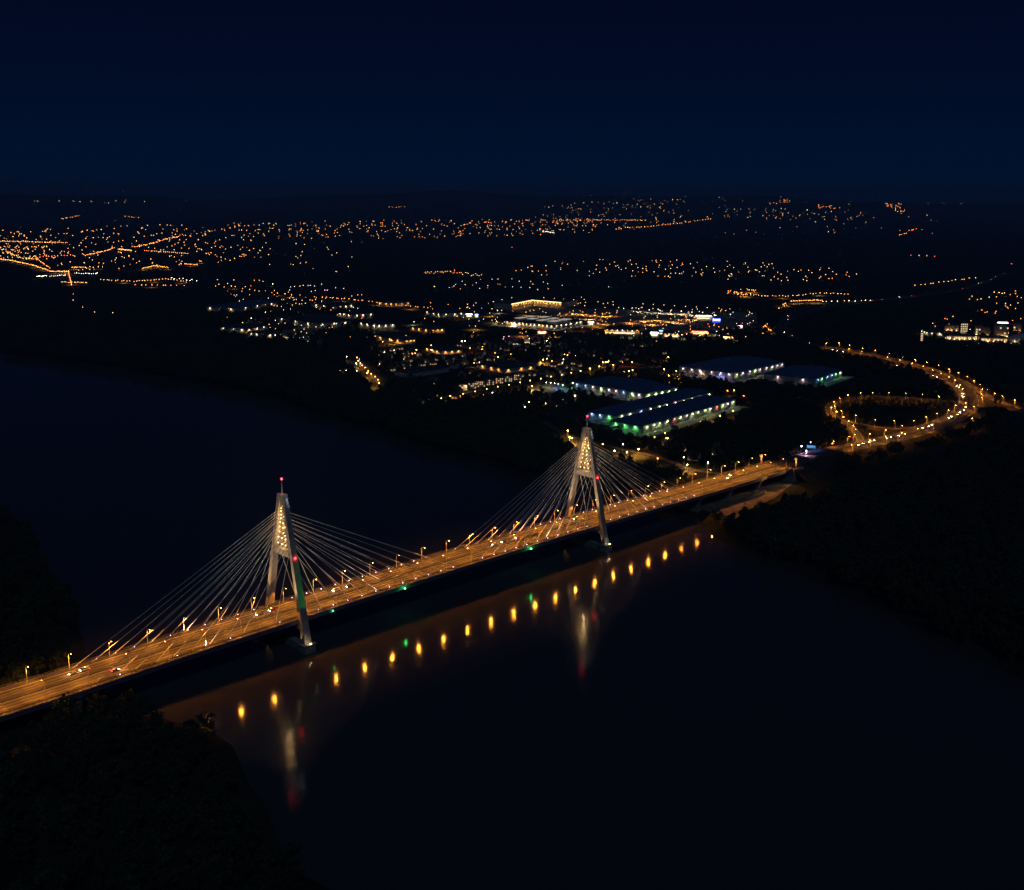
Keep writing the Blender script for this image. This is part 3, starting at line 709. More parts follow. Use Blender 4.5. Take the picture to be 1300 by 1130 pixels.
line(16,'RoO',(87,345),(91,362)); line(6,'O',(72,344),(88,344.5)); line(12,'oO',(90,339.5),(110,339)); line(8,'W',(46,351),(60,350)); line(9,'Wcw',(62,351),(84,349))
line(12,'wWc',(94,347),(125,347)); line(14,'ow',(78,358),(112,359)); line(30,'ooOw',(126,355),(173,357),(215,354),(238,358)); line(10,'oOR',(170,361.5),(235,362.5),j=.2)
line(26,'oO',(400,377.5),(438,379),(473,383),(504,387),(538,390),(552,393)); line(8,'W',(215,353),(252,356),j=1); 
for x,y,c in ((93,373,'r'),(93,381,'w'),(105,390,'w'),(113,394,'w'),(120,396,'w'),(126,398,'w'),(143,397,'w'),(177,313,'W'),(177,311,'R'),(308,314,'r'),(577,343,'R'),(650,314,'r'),(899,278,'O'),(898,276,'O'),(854,254,'O'),(860,254.5,'O'),(1284,335,'r'),(1221,251,'r')): far_light(x,y,c)
area(330,'wwoodoO',[(0,292),(330,283),(332,320),(290,332),(100,345),(0,318)]); area(60,'ow',[(0,312),(60,312),(60,330),(0,328)])
area(270,'oowdo',[(328,284),(760,277),(760,296),(620,300),(520,303),(330,303)]); area(80,'oOo',[(400,281),(760,279),(760,290),(400,294)])
area(28,'wdw',[(300,303),(470,305),(450,345),(310,345)]); area(100,'wdwo',[(650,282),(700,262),(780,258),(880,262),(900,283),(800,292)])
line(42,'oOo',(700,281),(760,280),(820,281)); line(34,'oOO',(780,291),(820,289),(850,286),(905,279),j=.3); line(10,'W',(688,293),(704,296))
line(30,'oow',(537,347),(570,345),(612,350),j=1.5); area(155,'wwowd',[(640,345),(700,332),(760,328),(850,330),(1000,333),(1090,341),(1090,352),(1000,358),(850,352),(690,350)])
area(26,'wdc',[(525,355),(720,353),(720,368),(525,368)]); area(60,'wdo',[(900,264),(1100,268),(1100,282),(900,278)])
area(28,'oOO',[(1122,258),(1146,258),(1150,273),(1130,270)]); area(18,'oo',[(1032,260),(1070,262),(1070,266),(1032,265)]); area(14,'oO',[(975,258),(1000,253),(1000,258),(978,261)])
area(46,'ddw',[(680,262),(870,248),(870,262),(690,270)]); area(46,'ddw',[(900,250),(1200,250),(1200,300),(900,300)]); area(16,'wd',[(15,254),(260,255),(260,262),(15,262)]); line(9,'wo',(76,279),(102,275)); line(5,'oo',(157,275),(177,277))
line(6,'wo',(492,264),(516,263.5)); area(30,'ooOw',[(922,368),(960,366),(960,378),(925,375)]); line(34,'oOw',(930,372),(960,375),(1000,376),(1040,372),(1078,373)); line(24,'oOOw',(1003,382),(1044,381)); line(10,'Ww',(1040,384),(1044,383),(1110,381))
line(14,'ow',(1160,362),(1180,360),(1240,352)); line(8,'oR',(1140,299),(1165,291)); line(4,'wr',(1150,323),(1190,326)); area(22,'oow',[(1225,372),(1300,368),(1300,396),(1240,400)])
area(14,'oO',[(966,412),(978,410),(980,424),(968,424)]); area(10,'oOw',[(990,386),(1000,384),(998,391),(988,392)])
area(46,'oOwo',[(722,386),(960,394),(958,418),(760,420),(722,410)]); area(26,'wcWo',[(780,388),(955,394),(955,402),(780,397)]); area(44,'woOod',[(500,382),(722,384),(722,408),(640,420),(520,408)]); area(44,'oodwO',[(266,366),(455,380),(455,436),(330,430),(262,400)],k=.8); area(34,'wocd',[(262,372),(455,384),(455,402),(300,400)])
fo=FAR.obj('distant_town_lights', label='thousands of orange and white lights of far towns below the hills', cat='town lights', kind='stuff')

for c,q in FARLIT: glow('lamp_light',LC[c][1],LC[c][2]*PWR.get(c,16)*1.3,fo,(q.x,q.y,q.z-.8),ang=160)
for q in LASTO[::3]: glow('town_lamp_light',(1,.36,.06),30000,fo,(q.x,q.y,q.z-1.5),ang=160)
# ------------------------------------------------------------------ warehouses
EXCL=[]
M_ROOF=mat('blue_metal_roof',(.07,.16,.30),.5,noise=(.05,.25)); M_WALL=mat('pale_cladding',(.46,.47,.42),.7,noise=(.08,.2)); M_DOOR=mat('loading_door',(.62,.63,.6),.5); M_SLAB=mat('yard_concrete',(.20,.20,.18),.85,noise=(.05,.35))
M_SKY=mat('rooflight_plastic',(.30,.36,.42),.35,noise=(.4,.2)); M_DROOF=mat('dark_flat_roof',(.06,.07,.08),.8,noise=(.05,.3)); M_CREAM=mat('render_wall',(.5,.46,.38),.85,noise=(.2,.15)); M_TILE=mat('roof_tiles',(.16,.07,.045),.85,noise=(.4,.3))
YARD=MB()
def hall(name,label,cat,N,Rr,L,h,roof,walls=(M_WALL),lit=(),group='large sheds and stores on the far bank',doors=True,parapet=.8,skylights=None,yard=18):
    z=LAND+h; n=at(*N,z); r=at(*Rr,z); l=at(*L,z); a=(r-n); b_=(l-n); A=Vector((a.x,a.y,0)); B=Vector((b_.x,b_.y,0))
    if A.length>=B.length:
        u=A.normalized(); v=Vector((-u.y,u.x,0)); wd=B.dot(v); LA=A.length; LB=abs(wd); v=v*(1 if wd>0 else -1)
    else:
        v=B.normalized(); u=Vector((v.y,-v.x,0)); la=A.dot(u); LB=B.length; LA=abs(la); u=u*(1 if la>0 else -1)
    t=link(name,None,label=label,cat=cat,group=group,loc=(n.x,n.y,LAND))
    def P(s_,q_,z_): return (u.x*s_+v.x*q_, u.y*s_+v.y*q_, z_)
    def blk(m,s0,s1,q0,q1,z0,z1,mt): m.hexa([P(s0,q0,z0),P(s1,q0,z0),P(s1,q1,z0),P(s0,q1,z0)],[P(s0,q0,z1),P(s1,q0,z1),P(s1,q1,z1),P(s0,q1,z1)],mt)
    g=MB(); blk(g,0,LA,0,LB,-.3,h-.6,walls)
    k=0
    while k<LA: blk(g,k,k+.25,-.12,0,0,h-.6,walls); k+=6
    g.obj('wall',t)
    g=MB(); blk(g,-.5,LA+.5,-.5,LB+.5,h-.6,h,roof)
    rise=LB*.035; g.hexa([P(0,0,h),P(LA,0,h),P(LA,LB,h),P(0,LB,h)],[P(0,LB*.48,h+rise),P(LA,LB*.48,h+rise),P(LA,LB*.52,h+rise),P(0,LB*.52,h+rise)],roof)
    for q in range(int(LA//30)): blk(g,q*30+14,q*30+16,LB*.15,LB*.17+2,h+.4,h+1.7,M_STEEL)
    g.obj('roof',t)
    for q in range(int(LA//18)):
        for q2 in (.22,.74):
            if LB>25: g=MB(); blk(g,q*18+5,q*18+11,LB*q2,LB*q2+1.6,h+rise*.45+.05,h+rise*.45+.5,M_SKY); g.obj('roof_light',t)
    if doors:
        for axis,LL,cnt in (('a',LA,int(LA//9)),('b',LB,int(LB//12))):
            for i in range(cnt):
                g=MB(); s0=(i+.5)*LL/cnt-1.8
                if axis=='a': blk(g,s0,s0+3.6,-.2,-.13,1.0,5,M_DOOR); blk(g,s0-.3,s0+3.9,-1.5,-.13,5.2,5.4,M_STEEL)
                else: blk(g,-.2,-.13,s0,s0+3.6,1.0,5,M_DOOR)
                g.obj('loading_door',t)
    for axis,n_,cs,zz in lit:
        LL=LA if axis=='a' else LB
        for i in range(n_):
            c=cs[i%len(cs)]; s0=(i+.5+random.uniform(-.15,.15))*LL/n_
            g=MB()
            pos=P(s0,-1.4,zz) if axis=='a' else P(-1.4,s0,zz); pw=P(s0,-.1,zz+.3) if axis=='a' else P(-.1,s0,zz+.3)
            g.tube([pw,(pos[0],pos[1],pos[2]+.3)],.07,M_STEEL,4); g.ball(pos,.42,lmat2(c),6,4); o=g.obj('wall_light',t); glow('wall_lamp_light',WL[c],(600 if c in 'kuR' else 1200 if c=='w' else 1500),o,(pos[0],pos[1],pos[2]-.6),ang=160)
    if skylights:
        for s0,s1,q0,q1 in skylights:
            g=MB(); blk(g,LA*s0,LA*s1,LB*q0,LB*q1,h+rise+.1,h+rise+.9,mb_emit('lit_skylight',(1,.90,.72),.38)); g.obj('skylight',t)
    if yard: 
        for s0,s1,q0,q1 in ((-yard,LA+8,-yard,-.2),(-yard,-.2,-.2,LB+6)):
            YARD.poly([(n.x+P(a_,c_,0)[0],n.y+P(a_,c_,0)[1],LAND+.05) for a_,c_ in ((s0,q0),(s1,q0),(s1,q1),(s0,q1))],M_SLAB)
    for i in range(int(LA//20)+2):
        for j in range(int(LB//20)+2): EXCL.append((n.x+P(i*20-8,j*20-8,0)[0], n.y+P(i*20-8,j*20-8,0)[1], 24))
    return t,P,blk,LA,LB,n
WL={'y':(.8,1,.42),'G':(.15,1,.25),'k':(1,.72,.8),'u':(.3,.5,1),'R':(1,.25,.2),'s':(1,.42,.08),'w':(1,.74,.44)}
def lmat2(c): return {'y':mb_emit('mercury_lamp',(.85,1,.55),20),'G':mb_emit('green_mercury_lamp',(.25,1,.30),20),'k':mb_emit('pink_wall_lamp',(1,.72,.85),20),'u':mb_emit('blue_wall_lamp',(.3,.5,1),20),'R':mb_emit('red_wall_lamp',(1,.25,.2),20),'s':mb_emit('sodium_wall_lamp',(1,.45,.1),20),'w':mb_emit('white_wall_lamp',(1,.76,.48),20)}[c]
GW='blue-roofed warehouses on the far bank'
hall('warehouse','blue-roofed warehouse with pink wall lights beside the small car park','warehouse',(818,499.5),(860,491.5),(729,484.5),11,M_ROOF,lit=(('a',5,'yyy',8),('b',9,'kyukkykuu',8)),group=GW)
hall('warehouse','long narrow warehouse lying behind the frontmost warehouse, green light at its left end','warehouse',(781,527.5),(904.6,497),(750,521),10,M_ROOF,lit=(('a',11,'yyuyyyk',7.5),('b',3,'Guu',7.5)),group=GW)
hall('warehouse','frontmost long warehouse with a row of lit loading doors towards the bridge','warehouse',(816,540.6),(934,507),(787,530.5),10,M_ROOF,lit=(('a',15,'yyyyRyk',7.5),('b',3,'GGG',7.5)),group=GW)
hall('warehouse','largest dark-roofed warehouse at the back with bright pinkish lights on two walls','warehouse',(932,473.5),(996,459.5),(861,465),13,M_ROOF,lit=(('a',9,'ykk',10),('b',6,'k',10)),group=GW)
hall('warehouse','rightmost warehouse with blue and green lights, nearest the loop ramp','warehouse',(1034,481),(1069.5,469.5),(972,473.4),11,M_ROOF,lit=(('a',6,'uGuuGy',8),('b',2,'kP'[:1],8)),group=GW)
# stores
hall('market_hall','wide market hall with glowing white skylight strips across its roof','store',(703,412.5),(727,405.5),(641,407),11,M_DROOF,M_CREAM,lit=(('a',6,'w',8),('b',12,'wwsw',8)),skylights=[(.1,.35,.05,.2),(.45,.7,.05,.2),(.1,.35,.3,.42),(.45,.7,.3,.42),(.2,.4,.55,.68),(.55,.8,.55,.68),(.15,.4,.78,.9),(.5,.7,.78,.9)])
t,P,blk,LA,LB,n=hall('shopping_arcade','shopping arcade wing with a long glowing cornice, left half of the lit arcade','store',(649,385.5),(676,380.3),(640,382),14,M_DROOF,M_CREAM,lit=(('a',8,'s',9),),doors=False)
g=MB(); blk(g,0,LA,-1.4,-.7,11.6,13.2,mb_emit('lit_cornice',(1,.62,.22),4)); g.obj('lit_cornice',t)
t,P,blk,LA,LB,n=hall('shopping_arcade','shopping arcade wing with a straight glowing cornice, right half of the lit arcade','store',(677,380.6),(713,383.6),(680,377),14,M_DROOF,M_CREAM,lit=(('a',9,'s',9),),doors=False)
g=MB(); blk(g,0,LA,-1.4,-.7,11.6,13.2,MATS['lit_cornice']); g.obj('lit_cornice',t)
def shop(label,x,y,wpx,h,sign,scol,sstr,rz=None,depth=22,sh=2.0,wallm=M_CREAM,lights='w',nl=4,name='shop'):
    p=at(x,y,LAND); d=(p-CAMP).length; W=wpx*d/FOC
    ang=math.atan2(p.y-CAMP.y,p.x-CAMP.x)-math.pi/2+(rz or 0)
    t=link(name,None,label=label,cat=name.replace('_',' '),group='shops around the lit car parks',loc=(p.x,p.y,LAND),rz=ang)
    g=MB(); g.box((0,depth/2,h/2-.3),(W,depth,h-.2),wallm); g.obj('wall',t)
    g=MB(); g.box((0,depth/2,h+.1),(W+1,depth+1,.5),M_DROOF); g.box((W*.2,depth*.5,h+.9),(3,3,1.4),M_STEEL); g.obj('roof',t)
    g=MB(); g.box((0,-.12,1.9),(W*.7,.2,2.6),mb_emit('lit_shop_window',(1,.8,.5),1.6)); g.obj('shop_window',t)
    if sign:
        g=MB(); g.box((0,-.5,h-sh/2-.3),(W*.86,.5,sh),mb_emit(sign,scol,sstr)); g.obj('lit_sign_band',t)
    for i in range(nl):
        g=MB(); xx=-W/2+(i+.5)*W/nl; g.ball((xx,-1.5,h-.6),.36,lmat2(lights[i%len(lights)]),6,4); g.tube([(xx,0,h-.3),(xx,-1.5,h-.25)],.06,M_STEEL,4); o=g.obj('wall_light',t); glow('wall_lamp_light',WL[lights[i%len(lights)]],1500,o,(xx,-1.8,h-1.2),ang=160)
    for i in range(int(W//20)+1): EXCL.append((p.x,p.y,W/2+22))
    return t
shop('low store with a long glowing red sign band right of the car park',888,424.5,22,7,'red_sign',(1,.10,.03),7,lights='s')
shop('small shop with a red sign below the market hall',688,424,12,6,'red_sign',(1,.10,.03),7,nl=2)
shop('bright white-fronted store with a blue sign at the lower edge of the car park',830.5,427,11,9,'white_sign',(1,.93,.75),8,sh=3.5,nl=3)
shop('tiny kiosk carrying a glowing blue sign right of the white-fronted store',839,424.5,5,9,'blue_sign',(.08,.18,1),14,depth=8,nl=0)
shop('long low store with a white sign left of the striped-roof market hall',595.5,402.5,9,8,'white_sign',(1,.93,.75),8,nl=3)
shop('small store with a blue sign, left of the striped-roof market hall',605,403,5,8,'blue_sign',(.08,.18,1),14,nl=1,depth=12)
shop('white-lit store front right of the market hall',750,412.5,8,8,'white_sign',(1,.93,.75),8,nl=3)
shop('store with a pale sign behind the blue sign tower',893,405,22,9,'pale_sign',(1,.75,.45),4,nl=5,depth=40)
shop('orange-lit filling station canopy at the right end of the shops',924,431,13,6,'amber_sign',(1,.5,.15),4,nl=4,lights='s',name='filling_station')
shop('car showroom with a pink sign right of the blue sign tower',939.5,417,6,7,'pink_sign',(1,.3,.8),14,nl=2)
shop('long dim store on the near side of the orange car park',790,424,44,9,None,None,0,nl=7,lights='sw',depth=60)
shop('dim store between the car park and the red-signed store',852,428,20,7,None,None,0,nl=4,lights='sw',depth=30)
p=at(909,422,LAND); t=link('sign_tower',None,label='tall blue glowing sign tower with a white strip above the shops',cat='sign',loc=(p.x,p.y,LAND),rz=YAW-math.pi/2)
g=MB(); g.box((-1.2,0,11),(.8,.8,22),M_STEEL); g.box((1.2,0,11),(.8,.8,22),M_STEEL); g.obj('mast',t)
g=MB(); g.box((0,0,26),(17,1.2,7.6),mb_emit('blue_sign_face',(.03,.06,1),5)); g.obj('sign_box',t)
g=MB(); g.box((0,-.7,27.2),(15,.2,2.6),mb_emit('white_sign_strip',(.75,.8,1),5)); g.obj('lit_lettering_strip',t)
# surfaces of the car parks
def pave(px,m=None,zz=.06): YARD.poly([at(x,y,LAND)+Vector((0,0,zz)) for x,y in px],m or M_SLAB)
M_PARK=mat('car_park_asphalt',(.24,.22,.19),.85,noise=(.03,.35))
pave([(650,391),(716,391),(792,399),(788,412),(735,414),(728,402),(648,396)],M_PARK); pave([(716,391),(960,396),(962,414),(910,421),(790,419),(790,400)],M_PARK,.055)
pave([(640,428),(664,424),(700,430),(664,444),(632,440)],M_PARK); pave([(672,490),(730,484),(752,500),(690,505),(660,498)],M_SLAB,.07); pave([(355,420),(400,412),(412,436),(365,436)],M_SLAB,.07)
pave([(640,505),(720,505),(720,520),(640,520)],M_SLAB,.065)
YARD.obj('yard_pavement',kind='structure')
for px_,r_ in (((720,400),160),((860,405),200),((660,432),45),((700,495),40),((790,410),90),((930,408),80),((385,424),50)):
    q=at(*px_,LAND); EXCL.append((q.x,q.y,r_))
# industrial halls
GI='industrial halls on the left of the far bank'
HALLS=[((300,391),(352,383),(268,388),10,'wide blue-roofed hall at the left end of the industrial estate','w'),((402,410.5),(436,405.5),(352,402),12,'large dark hall with a pale lit eave behind the cluster of yard lights','w'),
((447,399),(470,396),(428,396),11,'hall with a lit gable above the dark works','w'),((312,417),(340,412.5),(286,413.5),9,'pale low hall at the lower left of the estate','w'),((338,424),(352,420.5),(315,421),8,'small hall at the bottom edge of the industrial estate','w'),
((513,431.5),(519,428.5),(477,425.5),9,'orange-lit hall with scaffolding at its right end','s'),((545,418),(560,415.5),(520,414),9,'hall beside the large orange floodlight','s'),((478,412),(492,408.5),(455,408),14,'tall works building left of the orange floodlight','w'),
((500,385),(520,383),(480,383),10,'hall by the lit road behind the works','s'),((560,398),(585,395),(540,394),10,'hall left of the white-signed store','w'),((430,388),(450,386),(395,385),9,'long shed beside the lit road of the estate','w'),((640,468),(672,462),(606,461),8,'dark hall on the near edge of the village','s'),((560,445),(580,441),(540,440),8,'dim workshop between the works and the village','s'),
((1180,421.5),(1199,420),(1169,418),9,'pale long office wing at the left of the campus','w'),((520,474),(570,466),(505,470),8,'long grey-roofed shed in the dark fields','w')]
for N,Rr,L,h,lab,c in HALLS: hall('industrial_hall',lab,'hall',N,Rr,L,h,M_ROOF if 'blue' in lab else M_DROOF,M_CREAM if c=='s' else M_WALL,lit=(('a',3,c,h-3),('b',3,c,h-3)) if 'dark fields' not in lab else (),group=GI,yard=10)
# ------------------------------------------------------------------ houses
WIN=[mb_emit('lit_window_warm',(1,.55,.18),1.3),mb_emit('lit_window_yellow',(1,.72,.38),1.1),mat('dark_window',(.02,.02,.025),.1)]
WALLS=[mat('house_wall_white',(.6,.57,.5),.85),mat('house_wall_ochre',(.5,.36,.2),.85),mat('house_wall_grey',(.36,.35,.33),.85)]
def house_proto(k):
    W,D,H=[(10,12,5.5),(9,9,6),(14,10,4),(8,13,5)][k]
    t=link('house',None,label='x',cat='house',loc=(0,0,-400))
    g=MB(); g.box((0,0,H/2),(W,D,H),WALLS[k%3]); 
    for s in (-1,1): g.poly([(-W/2,s*D/2,H),(W/2,s*D/2,H),(0,s*D/2,H+W*.32)][::s],WALLS[k%3])
    g.obj('wall',t)
    g=MB(); o=.5; hh=W*.32
    for s in (-1,1): g.hexa([(s*(W/2+o),-D/2-o,H-.3),(0,-D/2-o,H+hh+.02),(0,D/2+o,H+hh+.02),(s*(W/2+o),D/2+o,H-.3)],[(s*(W/2+o),-D/2-o,H-.05),(0,-D/2-o,H+hh+.27),(0,D/2+o,H+hh+.27),(s*(W/2+o),D/2+o,H-.05)],M_TILE)
    r=g.obj('roof',t); g=MB(); g.box((W*.2,D*.2,H+hh),(.7,.7,1.8),M_CONC); g.obj('chimney',r)
    for s in (-1,1):
        for j in (-.25,.25):
            m_=WIN[0] if (s+j)*(-1)**k>0.9 else WIN[(k+int(j>0))%2+1] if k%2 else WIN[2]
            g=MB(); g.box((s*(W/2+.03),j*D,1.9),(.1,1.5,1.3),m_); g.obj('window',t)
            g=MB(); g.box((j*W,s*(D/2+.03),1.9),(1.5,.1,1.3),m_); g.obj('window',t)
    g=MB(); g.box((0,-D/2-.04,1.1),(1,.1,2.1),M_STEEL); g.obj('door',t)
    return t
HP=[house_proto(k) for k in range(4)]; HU=[False]*4
HCOL=['white house','ochre house','long grey house','narrow white house']
def house(k,p,rz,lab,grp):
    if not HU[k]: HU[k]=True; HP[k].location=p; HP[k].rotation_euler[2]=rz; HP[k]['label']=lab; HP[k]['group']=grp
    else: copy_tree(HP[k],p,rz,lab,grp)
    EXCL.append((p[0],p[1],11))
rh=random.Random(5)
def houses(n,poly,place):
    xs=[p[0] for p in poly]; ys=[p[1] for p in poly]; out=[]; tries=0
    while len(out)<n and tries<20000:
        tries+=1; x=rh.uniform(min(xs),max(xs)); y=rh.uniform(min(ys),max(ys)); ins=False
        for (x0,y0),(x1,y1) in zip(poly,poly[1:]+poly[:1]):
            if (y0>y)!=(y1>y) and x<(x1-x0)*(y-y0)/(y1-y0)+x0: ins=not ins
        if not ins: continue
        p=at(x,y,LAND)
        if any((p.x-e[0])**2+(p.y-e[1])**2<(e[2]+9)**2 for e in EXCL) or any((p.x-q.x)**2+(p.y-q.y)**2<22**2 for _,q in out): continue
        out.append((x,p))
    out.sort(key=lambda t:t[0]); c={}
    for x,p in out:
        k=rh.randrange(4); i=c.get(k,0); c[k]=i+1
        house(k,(p.x,p.y,LAND),rh.choice((.3,.3,1.87,2.4)),f"{HCOL[k]} {place}, {ordn(i)} from left",'houses of the village')
houses(26,[(560,440),(650,436),(640,458),(540,462)],'in the upper left of the village')
houses(30,[(650,440),(760,430),(860,446),(850,458),(700,462)],'in the upper right of the village')
houses(26,[(460,440),(560,446),(560,490),(500,488)],'in the dark lower left of the village')
houses(26,[(570,462),(740,462),(720,478),(585,480)],'in the front rows of the village')
houses(8,[(520,500),(586,496),(590,512),(528,516)],'at the riverside below the row of flats')
houses(6,[(760,545),(930,560),(900,590),(800,566)],'by the riverside road behind the farther pylon')
# row of flats
for i in range(7):
    x=588+i*11.5; y=496-i*2.2; p=at(x,y,LAND)
    t=link('apartment_block',None,label=f"pale three-storey block of flats with lit windows, {ordn(i)} from left in its row",cat='apartment block',group='blocks in the long row of flats',loc=(p.x,p.y,LAND),rz=YAW-math.pi/2+.25)
    g=MB(); g.box((0,5,4.6),(12.5,10,9.8),M_CREAM); g.obj('wall',t)
    g=MB(); g.box((0,5,9.8),(13.2,10.8,.6),M_TILE); g.obj('roof',t)
    for f in range(3):
        for c in range(4):
            if rh.random()<.62:
                g=MB(); g.box((-4.6+c*3.1,-.06,1.8+f*2.9),(1.4,.14,1.4),WIN[rh.randrange(2)]); g.obj('window',t)
    EXCL.append((p.x,p.y,16))
# campus at the right edge
CG='office campus at the right edge'
def tower(label,x,y,wpx,hpx,rows,cols,density,strips=0,rz=0.2):
    p=at(x,y,LAND); d=(p-CAMP).length; k=d/FOC; W=wpx*k; H=hpx*k
    t=link('office_building',None,label=label,cat='office building',group=CG,loc=(p.x,p.y,LAND),rz=math.atan2(p.y-CAMP.y,p.x-CAMP.x)-math.pi/2+rz)
    g=MB(); g.box((0,W*.4,H/2),(W,W*.8,H),mat('office_facade',(.30,.28,.26),.7,noise=(.2,.2))); g.obj('wall',t)
    g=MB(); g.box((0,W*.4,H+.3),(W+.6,W*.8+.6,.6),M_DROOF); g.box((W*.15,W*.4,H+1.5),(W*.3,W*.3,2),M_STEEL); g.obj('roof',t)
    for f in range(rows):
        for c in range(cols):
            if rh.random()<density:
                g=MB(); g.box((-W/2+(c+.5)*W/cols,-.06,(f+.5)*H/rows),(W/cols*.6,.14,H/rows*.55),WIN[1]); g.obj('window',t)
    for s in range(strips):
        g=MB(); xx=-W/2+(s+.5)*W/strips; g.box((xx,-.6,.8),(.7,.7,.5),M_STEEL); g.ball((xx,-1.3,1.0),.4,lmat2('s'),6,4); o=g.obj('facade_uplight',t); glow('uplight_beam',(1,.5,.15),900,o,(xx,-1.9,1.2),rad=.2)
    EXCL.append((p.x,p.y,max(W,14)))
tower('office tower with a grid of brightly lit windows on the campus',1223.5,424.5,8,13,5,4,.85)
tower('dark office block with warm uplights, just right of the lit-window tower',1243,426,9,11,4,3,.3,2)
tower('dark office block with one tall uplight, second right of the lit-window tower',1253,427,7,10,4,3,.2,1)
tower('wide office block with amber uplit columns below the pink sign',1271,428,15,12,4,6,.2,5)
tower('office block right of the pink sign beside the dome',1291,421,9,9,3,3,.3,2)
tower('low office block behind the lit-window tower',1208,420,16,6,2,6,.3,3)
tower('low campus wing with a glowing ground floor, left part',1221,431.5,34,4.5,1,20,.7,6)
tower('low campus wing with a glowing ground floor, right part near the dome',1261,434,30,4.5,1,18,.7,5)
tower('narrow white-lit stair tower left of the campus',1170,433,4,10,5,1,1)
p=at(1272,428,LAND); t=link('roof_sign',None,label='pink glowing roof sign with a green edge on the campus',cat='sign',loc=(p.x,p.y,LAND+22),rz=YAW-math.pi/2-.3)
g=MB(); g.box((0,6,8.2),(20,.6,2.4),mb_emit('pink_sign_face',(1,.2,.75),7)); g.obj('sign_box',t); g=MB(); g.box((0,6,6.6),(22,.5,.5),mb_emit('green_sign_edge',(.1,1,.3),6)); g.box((-7,6,3.5),(.3,.3,7.4),M_STEEL); g.box((7,6,3.5),(.3,.3,7.4),M_STEEL); g.obj('sign_frame',t)
p=at(1304,434,LAND); g=MB(); prof=[(38,0),(38,3),(34,8),(26,12.5),(15,15.5),(0.5,16.8)]; n=28
for (r0,z0),(r1,z1) in zip(prof,prof[1:]):
    for q in range(n):
        a,b_=2*math.pi*q/n,2*math.pi*(q+1)/n
        g.poly([(r0*math.cos(a),r0*math.sin(a),z0),(r0*math.cos(b_),r0*math.sin(b_),z0),(r1*math.cos(b_),r1*math.sin(b_),z1),(r1*math.cos(a),r1*math.sin(a),z1)],mat('dome_membrane',(.7,.68,.62),.6))
t=link('sports_dome',None,label='pale domed hall cut by the right edge of the picture',cat='dome',loc=(p.x,p.y,LAND)); g.obj('dome_shell',t)
for i in range(6):
    a=YAW+math.pi+(-1+i*.4); g=MB(); g.tube([(43*math.cos(a),43*math.sin(a),0),(43*math.cos(a),43*math.sin(a),4)],.1,M_POLE,5); g.ball((43*math.cos(a),43*math.sin(a),4.3),.35,lmat('w'),6,4); o=g.obj('entrance_lamp',t); glow('lamp_light',(1,.8,.5),900,o,(43*math.cos(a),43*math.sin(a),5),rad=.2)
EXCL.append((p.x,p.y,48))
# gantry signs where the bridge ends
for i,(x,y,lab) in enumerate(((612,-16.5,'blank-backed road sign gantry lit amber at the near right end of the bridge'),(600,17.5,'blank-backed road sign gantry lit amber at the far right end of the bridge'))):
    t=link('sign_gantry',None,label=lab,cat='road sign',loc=(x,y,dz(x)),group='gantry posts at the end of the bridge')
    g=MB(); g.box((0,0,5),(.9,1.6,10),M_POLE); g.obj('post',t); g=MB(); g.box((-1.2,0,8.6),(.3,3.2,2.6),mat('sign_back',(.5,.47,.4),.5)); g.obj('sign_panel',t)
    f=MB(); f.box((-7,0,.9),(.5,.5,.4),M_STEEL); f=f.obj('sign_floodlight',t); spot('flood_beam',(-7,0,1.2),(0,0,8),9000,(1,.5,.12),50,.5,f)
for x,y,c,lab in ((1017,566,'p','pole with a pink signal light past the right end of the bridge'),(1029.6,561,'b','tall pole with a blue-white lamp beside the green road sign'),(1024,572,'p','low pink marker lamp beside the green road sign')):
    p=at(x,y,22 if c=='b' else 20); o=lamp_small(c,(p.x,p.y,LAND+2),lab,None,h=(p.z-LAND-2))
    try: del o['group']
    except KeyError: pass
p=at(1035,571,13); t=link('direction_sign',None,label='green overhead direction sign beside the blue-white lamp',cat='road sign',loc=(p.x,p.y,11),rz=.5)
g=MB(); g.box((0,0,2),(.3,.3,7),M_STEEL); g.box((0,9,2),(.3,.3,7),M_STEEL); g.obj('post',t)
g=MB(); g.box((-.2,4.5,5),(.2,9.6,3),mb_emit('lit_green_sign',(.02,.35,.12),.5)); g.obj('sign_panel',t)
# far cars on the highway
fc=[(998,422),(1003,426),(1000,406),(1007,402),(1120,381),(1130,380),(1147,378),(1163,376),(1181,373),(1205,369),(1222,366),(1238,361),(1246,359),(1252,357),(1262,353),(1268,350),(1275,347)]
for i,(x,y) in enumerate(fc):
    p=at(x,y,8.1); A=R_FAR; j=min(range(len(A)),key=lambda q:(A[q]-p).length); d=A[min(j+1,len(A)-1)]-A[max(j-1,0)]
    sgn=-1 if i%3 else 1; off=Vector((-d.y,d.x,0)).normalized()*4.5*sgn; q=A[j]+off
    put_car(i%4,(q.x,q.y,A[j].z+.09),math.atan2(d.y*-sgn,d.x*-sgn),f"{CN[i%4]} on the far highway beyond the stores, {ordn(i)} from left")
